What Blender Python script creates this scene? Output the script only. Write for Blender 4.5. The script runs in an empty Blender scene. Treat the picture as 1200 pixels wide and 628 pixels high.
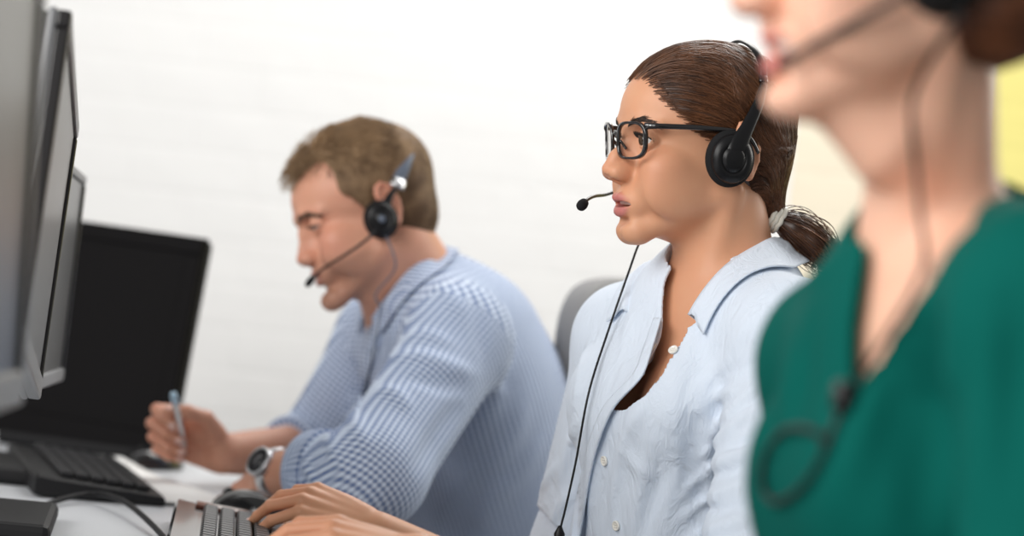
import bpy, math, random
import numpy as np
from mathutils import Matrix, Vector
random.seed(7)
RNG = np.random.default_rng(7)
SC = bpy.context.scene
COL = SC.collection
# ---------------------------------------------------------------- camera
FPX = 3200.0                     # focal length in pixels of the 1200x628 frame
ROLL = math.radians(6.0)         # the photographer held the camera slightly tilted
DESK_Z = 0.73
CAM_H = 0.35                     # camera height above the desk top
CAM_Z = DESK_Z + CAM_H
CR, SR = math.cos(ROLL), math.sin(ROLL)
cam = bpy.data.objects.new('camera', bpy.data.cameras.new('camera'))
COL.objects.link(cam)
cam.data.sensor_width = 36.0
cam.data.lens = 36.0 * FPX / 1200.0
cam.data.clip_start = 0.05
cam.data.dof.use_dof = True
cam.data.dof.focus_distance = 2.93
cam.data.dof.aperture_fstop = 2.9
# frame axes (right, away, up) of the tilted camera in the world
AX = np.array([[CR, 0, SR], [0, 1, 0], [-SR, 0, CR]])       # rows: u, w, v
CAM = np.array([0, 0, CAM_Z])
mw = Matrix(((CR, -SR, 0, 0), (0, 0, -1, 0), (SR, CR, 0, CAM_Z), (0, 0, 0, 1)))
cam.matrix_world = mw
SC.camera = cam
SC.view_settings.view_transform = 'Standard'
SC.view_settings.look = 'None'
SC.view_settings.gamma = 1.0
SC.view_settings.use_curve_mapping = False
SC.view_settings.exposure = 0.0
# ---------------------------------------------------------------- light
wd = bpy.data.worlds.new('world'); SC.world = wd; wd.use_nodes = True
bg = wd.node_tree.nodes['Background']
bg.inputs[0].default_value = (1.0, 0.98, 0.95, 1); bg.inputs[1].default_value = 0.34

def area(name, loc, aim, size, power, col=(1, 1, 1), sy=None):
    l = bpy.data.lights.new(name, 'AREA'); l.energy = power; l.color = col
    l.shape = 'RECTANGLE'; l.size = size; l.size_y = sy or size
    o = bpy.data.objects.new(name, l); COL.objects.link(o)
    o.location = loc
    o.rotation_euler = (Vector(aim) - Vector(loc)).to_track_quat('-Z', 'Y').to_euler()
    return o
area('window_light', (-2.6, 0.9, 2.5), (0.1, 3.1, 1.0), 2.4, 100, (1.0, 0.98, 0.96), 2.0)
area('fill_light_rear', (-1.9, -1.1, 2.1), (0.2, 2.8, 1.0), 2.0, 72, (1.0, 0.98, 0.95), 1.6)  # added fill from behind the camera, not a known window of the room
area('ceiling_light_front', (0.6, 4.6, 2.75), (0.1, 3.4, 0.9), 1.4, 34, (1.0, 0.98, 0.95), 1.0)
area('window_light_right', (2.4, 4.3, 2.1), (0.3, 2.9, 1.1), 1.4, 34, (1.0, 0.97, 0.92), 1.4)
area('wall_wash_light', (-0.3, 4.5, 2.8), (-0.3, 5.4, 0.9), 3.0, 11, (1.0, 1.0, 1.0), 0.4)
# ---------------------------------------------------------------- helpers
def W(q):                        # frame coordinates (metres) -> world
    return np.asarray(q, float) @ AX + CAM
def P(px, py, d):                # pixel + distance -> frame coordinates
    return np.array([(px - 600.0) / FPX * d, d, (314.0 - py) / FPX * d])
def proj(q):
    q = np.asarray(q, float)
    return np.stack([600 + FPX * q[..., 0] / q[..., 1], 314 - FPX * q[..., 2] / q[..., 1]], -1)
def unW(w):
    return (np.asarray(w, float) - CAM) @ AX.T
def on_desk(px, py, z=0.0):      # where the ray of a pixel meets the plane z above the desk (world)
    r = P(px, py, 1.0) @ AX
    t = (DESK_Z + z - CAM_Z) / r[2]
    return CAM + r * t
V3 = lambda *a: np.array(a, float)

def mat(name, col, rough=0.5, metal=0.0, sss=0.0, spec=0.5, coat=0.0, alpha=1.0, trans=0.0, sheen=0.0, ior=1.45):
    m = bpy.data.materials.new(name); m.use_nodes = True
    b = m.node_tree.nodes['Principled BSDF']
    b.inputs['Base Color'].default_value = (*col, 1)
    b.inputs['Roughness'].default_value = rough
    b.inputs['Metallic'].default_value = metal
    b.inputs['Specular IOR Level'].default_value = spec
    b.inputs['Coat Weight'].default_value = coat
    b.inputs['Transmission Weight'].default_value = trans
    b.inputs['IOR'].default_value = ior
    b.inputs['Sheen Weight'].default_value = sheen
    if sss:
        b.inputs['Subsurface Weight'].default_value = sss
        b.inputs['Subsurface Radius'].default_value = (1.0, 0.35, 0.2)
        b.inputs['Subsurface Scale'].default_value = 0.006
    return m
def nd(m, t, **kw):
    n = m.node_tree.nodes.new(t)
    for k, v in kw.items():
        if k.startswith('i_'):
            n.inputs[k[2:]].default_value = v
        else:
            setattr(n, k, v)
    return n
def ln(m, a, ao, b, bi):
    m.node_tree.links.new(a.outputs[ao], b.inputs[bi])
def bsdf(m): return m.node_tree.nodes['Principled BSDF']
def noise_bump(m, scale, strength, dist=0.002, detail=4, coord='Object'):
    tc = nd(m, 'ShaderNodeTexCoord'); n = nd(m, 'ShaderNodeTexNoise'); n.inputs['Scale'].default_value = scale
    n.inputs['Detail'].default_value = detail
    b = nd(m, 'ShaderNodeBump'); b.inputs['Strength'].default_value = strength; b.inputs['Distance'].default_value = dist
    ln(m, tc, coord, n, 'Vector'); ln(m, n, 'Fac', b, 'Height'); ln(m, b, 'Normal', bsdf(m), 'Normal')
    return n

def link_mesh(name, verts, faces, m, parent=None, smooth=True, attrs=None, world=False):
    """verts in frame metres (or world) -> one mesh object"""
    v = np.asarray(verts, float)
    if not world: v = W(v)
    me = bpy.data.meshes.new(name)
    org = np.zeros(3)
    if parent is not None: org = parent_world(parent)
    else: org = v.mean(0)
    v = v - org
    if isinstance(faces, np.ndarray):
        n, k = faces.shape
        me.vertices.add(len(v)); me.vertices.foreach_set('co', v.astype(np.float32).ravel())
        me.loops.add(n * k); me.loops.foreach_set('vertex_index', faces.astype(np.int32).ravel())
        me.polygons.add(n)
        me.polygons.foreach_set('loop_start', np.arange(0, n * k, k, dtype=np.int32))
        me.update(calc_edges=True); me.validate()
    else:
        me.from_pydata([tuple(x) for x in v], [], [tuple(int(i) for i in f) for f in faces])
        me.update()
    if smooth: me.polygons.foreach_set('use_smooth', np.ones(len(me.polygons), bool))
    for an, av in (attrs or {}).items():
        av = np.asarray(av, np.float32)
        if av.ndim == 1:
            a = me.attributes.new(an, 'FLOAT', 'POINT'); a.data.foreach_set('value', av)
        else:
            a = me.attributes.new(an, 'FLOAT_VECTOR', 'POINT'); a.data.foreach_set('vector', av.ravel())
    if m is not None: me.materials.append(m)
    o = bpy.data.objects.new(name, me); COL.objects.link(o)
    if parent is not None:
        o.parent = parent; o.location = (0, 0, 0)
    else:
        o.location = org
    ORG[o.name] = org
    return o
ORG = {}                         # world origin of every object built here
def parent_world(p):
    return ORG[p.name]
def thing(name, label, cat, loc, group=None):
    o = bpy.data.objects.new(name, None); COL.objects.link(o)
    o.location = tuple(loc); o.empty_display_size = 0.05
    o['label'] = label; o['category'] = cat
    if group: o['group'] = group
    ORG[o.name] = np.asarray(loc, float)
    return o
def tag(o, label, cat, group=None):
    o['label'] = label; o['category'] = cat
    if group: o['group'] = group
    return o
def struct(o):
    o['kind'] = 'structure'; return o

class MB:                        # collects pieces of one mesh
    def __init__(s): s.v = []; s.f = []; s.n = 0
    def add(s, v, f):
        v = np.asarray(v, float); s.v.append(v)
        s.f += [tuple(i + s.n for i in q) for q in f]; s.n += len(v)
        return s
    def build(s, name, m, parent=None, world=False, smooth=True, **k):
        return link_mesh(name, np.concatenate(s.v), s.f, m, parent, smooth, world=world, **k)

def frames(pts, closed=False):
    pts = np.asarray(pts, float); n = len(pts)
    t = np.gradient(pts, axis=0); t /= np.linalg.norm(t, axis=1)[:, None] + 1e-12
    up = V3(0, 0, 1) if abs(t[0][2]) < 0.9 else V3(1, 0, 0)
    a = np.cross(up, t[0]); a /= np.linalg.norm(a)
    A = [a]
    for i in range(1, n):
        a = A[-1] - t[i] * np.dot(A[-1], t[i]); a /= np.linalg.norm(a) + 1e-12; A.append(a)
    A = np.array(A); B = np.cross(t, A)
    return t, A, B
def tube(pts, r, seg=10, cap=True, flat=1.0, up=None):
    """flat: second radius factor; up: fixed first axis"""
    pts = np.asarray(pts, float); n = len(pts)
    r = np.broadcast_to(np.asarray(r, float), (n,))
    t, A, B = frames(pts)
    if up is not None:
        A = np.broadcast_to(np.asarray(up, float), t.shape); A = A - t * (A * t).sum(1)[:, None]
        A /= np.linalg.norm(A, axis=1)[:, None]; B = np.cross(t, A)
    th = np.linspace(0, 2 * math.pi, seg, endpoint=False)
    v = (pts[:, None] + r[:, None, None] * (np.cos(th)[None, :, None] * A[:, None] + flat * np.sin(th)[None, :, None] * B[:, None])).reshape(-1, 3)
    f = []
    for i in range(n - 1):
        for j in range(seg):
            k = (j + 1) % seg
            f.append((i * seg + j, i * seg + k, (i + 1) * seg + k, (i + 1) * seg + j))
    if cap:
        f.append(tuple(range(seg - 1, -1, -1))); f.append(tuple((n - 1) * seg + j for j in range(seg)))
    return v, f
def smooth_path(pts, n=40):      # Catmull-Rom resample
    p = np.asarray(pts, float)
    p = np.vstack([2 * p[0] - p[1], p, 2 * p[-1] - p[-2]])
    m = len(p) - 3
    out = []
    for s in np.linspace(0, m - 1e-6, n):
        i = int(s); t = s - i
        a, b, c, d = p[i:i + 4]
        out.append(0.5 * ((2 * b) + (-a + c) * t + (2 * a - 5 * b + 4 * c - d) * t * t + (-a + 3 * b - 3 * c + d) * t ** 3))
    return np.array(out)
def lathe(prof, seg=32, axis=(0, 0, 1), c=(0, 0, 0), sx=1.0, sy=1.0, ax2=None):
    """prof: (radius, height) list about an axis"""
    z = np.asarray(axis, float); z /= np.linalg.norm(z)
    x = np.asarray(ax2, float) if ax2 is not None else np.cross(z, V3(0, 1, 0) if abs(z[1]) < 0.9 else V3(1, 0, 0))
    x = x - z * np.dot(x, z); x /= np.linalg.norm(x); y = np.cross(z, x)
    v = []; f = []
    for (r, h) in prof:
        for j in range(seg):
            a = 2 * math.pi * j / seg
            v.append(np.asarray(c, float) + z * h + x * r * sx * math.cos(a) + y * r * sy * math.sin(a))
    for i in range(len(prof) - 1):
        for j in range(seg):
            k = (j + 1) % seg
            f.append((i * seg + j, i * seg + k, (i + 1) * seg + k, (i + 1) * seg + j))
    f.append(tuple(range(seg - 1, -1, -1))); f.append(tuple((len(prof) - 1) * seg + j for j in range(seg)))
    return np.array(v), f
def rbox(sx, sy, sz, r=0.003, M=None, o=(0, 0, 0), seg=2):
    """bevelled box, size sx sy sz, centred; M: 3x3 rows = axes"""
    hx, hy, hz = sx / 2, sy / 2, sz / 2
    r = min(r, hx * .99, hy * .99, hz * .99)
    import bmesh
    bm = bmesh.new(); bmesh.ops.create_cube(bm, size=1.0)
    for v in bm.verts: v.co = Vector((v.co.x * sx, v.co.y * sy, v.co.z * sz))
    bmesh.ops.bevel(bm, geom=bm.edges[:], offset=r, segments=seg, profile=0.5, affect='EDGES')
    bm.verts.index_update()
    v = np.array([tuple(x.co) for x in bm.verts]); f = [tuple(x.index for x in q.verts) for q in bm.faces]
    bm.free()
    if M is not None: v = v @ np.asarray(M, float)
    return v + np.asarray(o, float), f

# ---------------------------------------------------------------- signed distance modelling
def sm(a, b, k):                 # smooth union
    h = np.maximum(k - np.abs(a - b), 0) / k
    return np.minimum(a, b) - h * h * h * k / 6.0
def ss(a, b, k):                 # smooth a minus b
    return -sm(-a, b, k)
def si(a, b, k):
    return -sm(-a, -b, k)
def ell(p, c, r, R=None):
    q = p - np.asarray(c, float)
    if R is not None: q = q @ R
    r = np.asarray(r, float)
    k0 = np.sqrt(((q / r) ** 2).sum(-1)); k1 = np.sqrt(((q / (r * r)) ** 2).sum(-1)) + 1e-9
    return k0 * (k0 - 1) / k1
def sph(p, c, r): return np.sqrt(((p - np.asarray(c, float)) ** 2).sum(-1)) - r
def cap(p, a, b, ra, rb=None):
    a = np.asarray(a, float); b = np.asarray(b, float)
    rb = ra if rb is None else rb
    ab = b - a; t = np.clip(((p - a) @ ab) / (ab @ ab), 0, 1)
    return np.sqrt(((p - a - t[..., None] * ab) ** 2).sum(-1)) - (ra + (rb - ra) * t)
def chain(p, pts, rs, k):
    d = None
    for i in range(len(pts) - 1):
        e = cap(p, pts[i], pts[i + 1], rs[i], rs[i + 1])
        d = e if d is None else sm(d, e, k)
    return d
def rotm(ax, deg):
    a = math.radians(deg); c, s = math.cos(a), math.sin(a)
    return {'x': np.array([[1, 0, 0], [0, c, -s], [0, s, c]]), 'y': np.array([[c, 0, s], [0, 1, 0], [-s, 0, c]]), 'z': np.array([[c, -s, 0], [s, c, 0], [0, 0, 1]])}[ax]
def bounded(f, c, r):            # evaluate f only near its bounding ball
    c = np.asarray(c, float)
    def g(p):
        d = np.sqrt(((p - c) ** 2).sum(-1)) - r
        out = d + 0.02
        m = d < 0.05
        if m.any(): out[m] = f(p[m])
        return out
    return g
def surf(f, lo, hi, h, B=8, proj_steps=2):
    """mesh of f = 0 (naive surface nets on blocks near the surface)"""
    lo = np.asarray(lo, float); hi = np.asarray(hi, float)
    nb = np.ceil((hi - lo) / (h * B)).astype(int); n = nb * B
    bi = np.stack(np.meshgrid(*[np.arange(k) for k in nb], indexing='ij'), -1).reshape(-1, 3)
    cen = lo + (bi * B + (B - 1) / 2) * h
    dc = np.concatenate([f(c) for c in np.array_split(cen, max(1, len(cen) // 200000))])
    val = np.empty(n, np.float32)
    val[...] = np.repeat(np.repeat(np.repeat(dc.reshape(nb), B, 0), B, 1), B, 2)
    act = np.abs(dc) < h * B * 0.87 * 1.9 + 4 * h
    off = np.stack(np.meshgrid(*[np.arange(B)] * 3, indexing='ij'), -1).reshape(-1, 3)
    ab = bi[act]
    for ch in np.array_split(ab, max(1, len(ab) // 400)):
        idx = (ch[:, None] * B + off[None]).reshape(-1, 3)
        val[idx[:, 0], idx[:, 1], idx[:, 2]] = f(lo + idx * h)
    s = val < 0
    # cells with a sign change
    c = np.zeros(n - 1, np.int8)
    for dx in (0, 1):
        for dy in (0, 1):
            for dz in (0, 1):
                c += s[dx:n[0] - 1 + dx, dy:n[1] - 1 + dy, dz:n[2] - 1 + dz]
    ci = np.argwhere((c > 0) & (c < 8)); del c
    acc = np.zeros((len(ci), 3)); cnt = np.zeros(len(ci))
    corner = [(0, 0, 0), (1, 0, 0), (0, 1, 0), (1, 1, 0), (0, 0, 1), (1, 0, 1), (0, 1, 1), (1, 1, 1)]
    cv = [val[ci[:, 0] + a, ci[:, 1] + b, ci[:, 2] + d_] for a, b, d_ in corner]
    for i in range(8):
        for j in range(i + 1, 8):
            df = np.abs(np.array(corner[i]) - np.array(corner[j]))
            if df.sum() != 1: continue
            m = (cv[i] < 0) != (cv[j] < 0)
            t = np.where(m, cv[i] / np.where(m, cv[i] - cv[j], 1), 0)
            pt = np.array(corner[i]) + t[:, None] * (np.array(corner[j]) - np.array(corner[i]))
            acc += np.where(m[:, None], pt, 0); cnt += m
    v = lo + (ci + acc / cnt[:, None]) * h
    key = {}
    ids = -np.ones(n, np.int32); ids[ci[:, 0], ci[:, 1], ci[:, 2]] = np.arange(len(ci))
    quads = []
    for ax in range(3):
        o1, o2 = [(1, 2), (2, 0), (0, 1)][ax]
        sl0 = [slice(1, n[k] - 1) for k in range(3)]; sl1 = list(sl0)
        sl0[ax] = slice(0, n[ax] - 1); sl1[ax] = slice(1, n[ax])
        a = s[tuple(sl0)]; b = s[tuple(sl1)]
        e = np.argwhere(a != b)
        base = e + np.array([1 if k != ax else 0 for k in range(3)])
        inside = a[e[:, 0], e[:, 1], e[:, 2]]
        def g(d1, d2):
            q = base.copy(); q[:, o1] -= d1; q[:, o2] -= d2
            return ids[q[:, 0], q[:, 1], q[:, 2]]
        q = np.stack([g(1, 1), g(0, 1), g(0, 0), g(1, 0)], 1)
        q[~inside] = q[~inside][:, ::-1]
        quads.append(q)
    q = np.concatenate(quads); q = q[(q >= 0).all(1)]
    for _ in range(proj_steps):
        d = f(v); g = grad(f, v, h * 0.5)
        v = v - np.clip(d, -h, h)[:, None] * g / np.maximum((g * g).sum(1), 0.25)[:, None] * 0.8
    return v, q
def grad(f, v, e=0.0005):
    g = np.empty_like(v)
    for k in range(3):
        o = np.zeros(3); o[k] = e
        g[:, k] = (f(v + o) - f(v - o)) / (2 * e)
    return g
def to_surface(f, p, off=0.0, it=5):   # pull points onto f = off
    p = np.array(p, float)
    for _ in range(it):
        g = grad(f, p); g /= np.linalg.norm(g, axis=1)[:, None] + 1e-9
        p = p - ((f(p) - off)[:, None]) * g
    return p
def hit(f, px, d0, d1, off=0.0):       # first surface point seen through each pixel between two distances
    px = np.atleast_2d(np.asarray(px, float))
    r = np.stack([(px[:, 0] - 600) / FPX, np.ones(len(px)), (314 - px[:, 1]) / FPX], -1)
    t = np.full(len(px), float(d0))
    for _ in range(160):
        d = f(r * t[:, None]) - off
        t = np.minimum(t + np.clip(d, -0.02, 0.03) * 0.7, d1)
    return r * t[:, None]
def axes(yaw, pitch, tilt=0.0):
    """person looking to frame left, turned by yaw towards the camera, bowed by pitch; columns: forward, left, up"""
    a, b = math.radians(yaw), math.radians(pitch)
    F = V3(-math.cos(a) * math.cos(b), -math.sin(a) * math.cos(b), -math.sin(b))
    L = V3(math.sin(a), -math.cos(a), 0)
    U = np.cross(F, L)
    c, s = math.cos(math.radians(tilt)), math.sin(math.radians(tilt))
    L, U = L * c + U * s, U * c - L * s
    return np.stack([F, L, U], 1)
def placed(f, R, o):             # local millimetres -> frame metres
    o = np.asarray(o, float)
    return lambda p: f(((p - o) @ R) * 1000.0) * 0.001
def loc2f(R, o, q):              # local millimetre points -> frame metres
    return np.asarray(o, float) + (np.asarray(q, float) * 0.001) @ R.T
def strands(paths, r, taper=0.25, seg=3):
    """thin tubes, paths: (N, n, 3); one mesh"""
    p = np.asarray(paths, float); N, n, _ = p.shape
    t = np.gradient(p, axis=1); t /= np.linalg.norm(t, axis=2)[..., None] + 1e-12
    up = np.where(np.abs(t[..., 2:3]) < 0.8, V3(0, 0, 1), V3(1, 0, 0))
    a = np.cross(t, up); a /= np.linalg.norm(a, axis=2)[..., None] + 1e-12; b = np.cross(t, a)
    w = np.linspace(0, 1, n); rad = np.broadcast_to(np.asarray(r, float).reshape(-1, 1), (N, 1)) * (1 - (1 - taper) * w ** 3)[None]
    th = np.arange(seg) * 2 * math.pi / seg
    v = p[:, :, None] + rad[..., None, None] * (np.cos(th)[:, None] * a[:, :, None] + np.sin(th)[:, None] * b[:, :, None])
    idx = np.arange(N * n * seg).reshape(N, n, seg)
    q = np.stack([idx[:, :-1], np.roll(idx, -1, 2)[:, :-1], np.roll(idx, -1, 2)[:, 1:], idx[:, 1:]], -1).reshape(-1, 4)
    return v.reshape(-1, 3), q

def poly2(y, z, pts):            # signed distance to a polygon in a plane
    pts = np.asarray(pts, float); n = len(pts)
    d = np.full(y.shape, 1e9); s = np.ones(y.shape)
    for i in range(n):
        a, b = pts[i], pts[i - 1]
        e = b - a; wy, wz = y - a[0], z - a[1]
        t = np.clip((wy * e[0] + wz * e[1]) / (e @ e), 0, 1)
        d = np.minimum(d, (wy - e[0] * t) ** 2 + (wz - e[1] * t) ** 2)
        c1, c2, c3 = z >= a[1], z < b[1], e[0] * wz > e[1] * wy
        flip = (c1 & c2 & c3) | (~c1 & ~c2 & ~c3)
        s = np.where(flip, -s, s)
    return s * np.sqrt(d)
def folds(p, F):                 # cloth folds: ridges along polylines (points, width, height)
    out = np.zeros(len(p))
    for L, w, h in F:
        c = L.mean(0); R_ = np.sqrt(((L - c) ** 2).sum(1)).max() + 2.6 * w
        m = ((p - c) ** 2).sum(1) < R_ * R_
        if not m.any(): continue
        q = p[m]; best = np.full(len(q), 1e9); tt = np.zeros(len(q)); n = len(L) - 1
        for i in range(n):
            ab = L[i + 1] - L[i]; t = np.clip(((q - L[i]) @ ab) / (ab @ ab + 1e-12), 0, 1)
            d2 = ((q - L[i] - t[:, None] * ab) ** 2).sum(1)
            k = d2 < best; best = np.where(k, d2, best); tt = np.where(k, (i + t) / n, tt)
        out[m] += h * np.exp(-best / (w * w)) * (0.1 + 0.9 * np.sin(math.pi * np.clip(tt, 0.02, 0.98)))
    return out
def fold_lines(f, rows, d0, d1, n=7):
    """rows: (pixel polyline, width, height) -> folds lying on the surface f"""
    out = []
    for px, w, h in rows:
        pl = smooth_path(np.c_[np.array(px, float), np.zeros(len(px))], n)[:, :2]
        q = hit(f, pl, d0, d1)
        k = np.abs(f(q)) < .004
        q = q[k]
        if len(q) > 2: out.append((q, w, h))
    return out
def grid_faces(r, c, closed=False):
    f = []
    for i in range(r - 1):
        for j in range(c - 1 if not closed else c):
            k = (j + 1) % c
            f.append((i * c + j, i * c + k, (i + 1) * c + k, (i + 1) * c + j))
    return f
def sheet(G, th, toward=None):
    """grid of points (r, c, 3) -> closed thin slab; the extra side lies 'th' behind the surface"""
    G = np.asarray(G, float); r, c, _ = G.shape
    du = np.gradient(G, axis=1); dv = np.gradient(G, axis=0)
    n = np.cross(du, dv); n /= np.linalg.norm(n, axis=2)[..., None] + 1e-12
    if toward is not None:
        sgn = np.sign((n * (np.asarray(toward) - G)).sum(2).mean()); n = n * (sgn or 1)
    B = G - n * th
    v = np.concatenate([G.reshape(-1, 3), B.reshape(-1, 3)]); N = r * c
    f0 = grid_faces(r, c); f = list(f0) + [tuple(i + N for i in q[::-1]) for q in f0]
    rim = [j for j in range(c)] + [i * c + c - 1 for i in range(1, r)] + [(r - 1) * c + j for j in range(c - 2, -1, -1)] + [i * c for i in range(r - 2, 0, -1)]
    for i in range(len(rim)):
        a, b = rim[i], rim[(i + 1) % len(rim)]
        f.append((b, a, a + N, b + N))
    return v, f
def patch(f, A, B, d0, d1, off=0.0, rows=8, cols=40, lift=None, th=0.0015):
    """cloth strip between two pixel polylines laid on the surface f"""
    a = smooth_path(np.c_[np.array(A, float), np.zeros(len(A))], cols)[:, :2]
    b = smooth_path(np.c_[np.array(B, float), np.zeros(len(B))], cols)[:, :2]
    G = []
    for i in range(rows):
        t = i / (rows - 1)
        q = hit(f, a * (1 - t) + b * t, d0, d1, off if lift is None else off + lift[0] * (1 - t) + lift[1] * t)
        G.append(q)
    return sheet(np.array(G), th, toward=(0, 0, 0))

# ---------------------------------------------------------------- hands (local mm: x to the fingertips, y to the thumb side, z back of the hand)
def make_hand(bend, spread=(6, 2, -2, -8), thumb=((24, 26, -8), (48, 46, -16), (74, 52, -20), (98, 46, -22)), scale=1.0, thick=1.0):
    """bend: four triples of joint angles (index..little)"""
    kn = [(86, 25, 2), (90, 8, 4), (86, -9, 2), (79, -24, -2)]
    ph = [(41, 25, 21), (46, 28, 22), (42, 27, 22), (33, 20, 20)]
    rr = [(9.6, 8.6, 7.8, 6.6), (9.8, 8.8, 7.9, 6.7), (9.3, 8.3, 7.5, 6.3), (8.2, 7.3, 6.6, 5.6)]
    F = []; nails = []
    for i in range(4):
        p = np.array(kn[i], float); pts = [p]; a = 0; sp = math.radians(spread[i])
        for j in range(3):
            a += math.radians(bend[i][j])
            dr = np.array([math.cos(a) * math.cos(sp), math.cos(a) * math.sin(sp), -math.sin(a)])
            p = p + dr * ph[i][j] * (0.93 if j == 2 else 1); pts.append(p)
        F.append((pts, [r * thick for r in rr[i]]))
        nz = np.array([math.sin(a) * math.cos(sp), math.sin(a) * math.sin(sp), math.cos(a)])
        nails.append((pts[-1] - dr * 1.5 + nz * 5.5, dr, nz, rr[i][3]))
    T = [np.array(t, float) for t in thumb]
    dr = (T[3] - T[2]) / np.linalg.norm(T[3] - T[2])
    nz = np.cross(dr, V3(0, 0, 1)); nz = nz / (np.linalg.norm(nz) + 1e-9)
    nz = -nz if nz[1] < 0 else nz
    nails.append((T[3] - dr * 3 + nz * 6, dr, nz, 8.0))
    def f(p):
        p = p / scale
        d = None
        for i in range(4):
            m = cap(p, (8, kn[i][1] * .55, 0), np.array(kn[i]) - (2, 0, 1), 13 * thick, 10.5 * thick)
            d = m if d is None else sm(d, m, 12)
        d = sm(d, ell(p, (38, 20, -8), (32, 17, 13)), 12)
        d = sm(d, ell(p, (38, -20, -7), (36, 12, 12)), 12)
        fs = None
        for pts, rs in F:
            c = chain(p, pts, rs, 3.0)
            fs = c if fs is None else sm(fs, c, 1.6)
        d = sm(d, fs, 7)
        d = sm(d, chain(p, T, [14 * thick, 11 * thick, 9.5 * thick, 7.6 * thick], 6), 8)
        for c, dr_, nz_, r in nails:        # nail plates stand a hair proud
            L = np.cross(nz_, dr_); R = np.stack([dr_, L, nz_], 1)
            d = sm(d, ell(p, c, (6.0, r * .78, 2.0), R), .8)
        return d * scale
    def nail(p):
        p = p / scale; m = np.zeros(len(p))
        for c, dr_, nz_, r in nails:
            L = np.cross(nz_, dr_); R = np.stack([dr_, L, nz_], 1)
            m = np.maximum(m, np.clip(-(ell(p, c, (6.2, r * .8, 2.6), R)) / .4 + .8, 0, 1))
        return m
    f.nail = nail; f.F = F; f.T = T; f.scale = scale
    return f
def hand_axes(fwd, back):        # columns x, y, z from finger direction and back-of-hand normal (right hand)
    x = np.asarray(fwd, float); x /= np.linalg.norm(x)
    z = np.asarray(back, float); z = z - x * (z @ x); z /= np.linalg.norm(z)
    return np.stack([x, np.cross(z, x), z], 1)
# ================================================================ the room
def painted_brick(name, col):
    m = mat(name, col, .75, spec=.3)
    tc = nd(m, 'ShaderNodeTexCoord'); mp = nd(m, 'ShaderNodeMapping'); mp.inputs['Rotation'].default_value = (math.pi / 2, 0, 0)
    ln(m, tc, 'Object', mp, 'Vector')
    br = nd(m, 'ShaderNodeTexBrick'); br.inputs['Scale'].default_value = 1.0; br.inputs['Brick Width'].default_value = .24; br.inputs['Row Height'].default_value = .085
    br.inputs['Mortar Size'].default_value = .007; br.inputs['Mortar Smooth'].default_value = 1.0; br.inputs['Color1'].default_value = (1, 1, 1, 1); br.inputs['Color2'].default_value = (.7, .7, .7, 1); br.inputs['Mortar'].default_value = (.35, .35, .35, 1)
    ln(m, mp, 'Vector', br, 'Vector')
    no = nd(m, 'ShaderNodeTexNoise'); no.inputs['Scale'].default_value = 6; no.inputs['Detail'].default_value = 6; ln(m, tc, 'Object', no, 'Vector')
    ad = nd(m, 'ShaderNodeMath', operation='ADD'); mu = nd(m, 'ShaderNodeMath', operation='MULTIPLY'); mu.inputs[1].default_value = 2.6
    ln(m, no, 'Fac', mu, 0); ln(m, br, 'Color', ad, 0); ln(m, mu, 0, ad, 1)
    b = nd(m, 'ShaderNodeBump'); b.inputs['Strength'].default_value = .2; b.inputs['Distance'].default_value = .010
    ln(m, ad, 0, b, 'Height'); ln(m, b, 'Normal', bsdf(m), 'Normal')
    return m
M_WALL = painted_brick('white_painted_brick', (.86, .86, .85))
M_CREAM = painted_brick('cream_brick', (.86, .78, .62))  # cream-coloured strip of brick between the white and yellow sections
M_YEL = painted_brick('yellow_painted_brick', (.82, .74, .26))
def slab(name, x0, x1, y0, y1, z0, z1, m):
    v, f = rbox(x1 - x0, y1 - y0, z1 - z0, .002, o=((x0 + x1) / 2, (y0 + y1) / 2, (z0 + z1) / 2), seg=1)
    return struct(link_mesh(name, v, f, m, world=True, smooth=False))
WY = 5.4
slab('wall_back', -4.0, .53, WY, WY + .12, 0, 3.0, M_WALL)
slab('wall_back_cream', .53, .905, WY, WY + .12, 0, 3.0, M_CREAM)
slab('wall_back_yellow', .905, 4.0, WY, WY + .12, 0, 3.0, M_YEL)
M_FLOOR = mat('grey_carpet', (.22, .22, .23), .95); noise_bump(M_FLOOR, 400, .6, .003)
slab('floor', -4.0, 4.0, -1.5, WY + .12, -.05, 0, M_FLOOR)
# ---------------------------------------------------------------- desk
M_DESK = mat('white_laminate', (.60, .62, .65), .36, spec=.5)
DX = -.15
DK = thing('desk', 'long white desk top under the keyboards, monitors and papers', 'desk', (-.75, 2.8, 0))
v, f = rbox(1.5, 3.40, .028, .005, o=(DX - .75, 2.65, DESK_Z - .014)); link_mesh('desktop', v, f, M_DESK, DK, world=True, smooth=False)
M_STEEL = mat('grey_steel', (.35, .36, .38), .4, metal=.6)
for x in (DX - .12, DX - 1.38):
    for y in (1.05, 4.26):
        v, f = rbox(.05, .05, DESK_Z - .028, .005, o=(x, y, (DESK_Z - .028) / 2)); link_mesh('leg', v, f, M_STEEL, DK, world=True, smooth=False)
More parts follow.
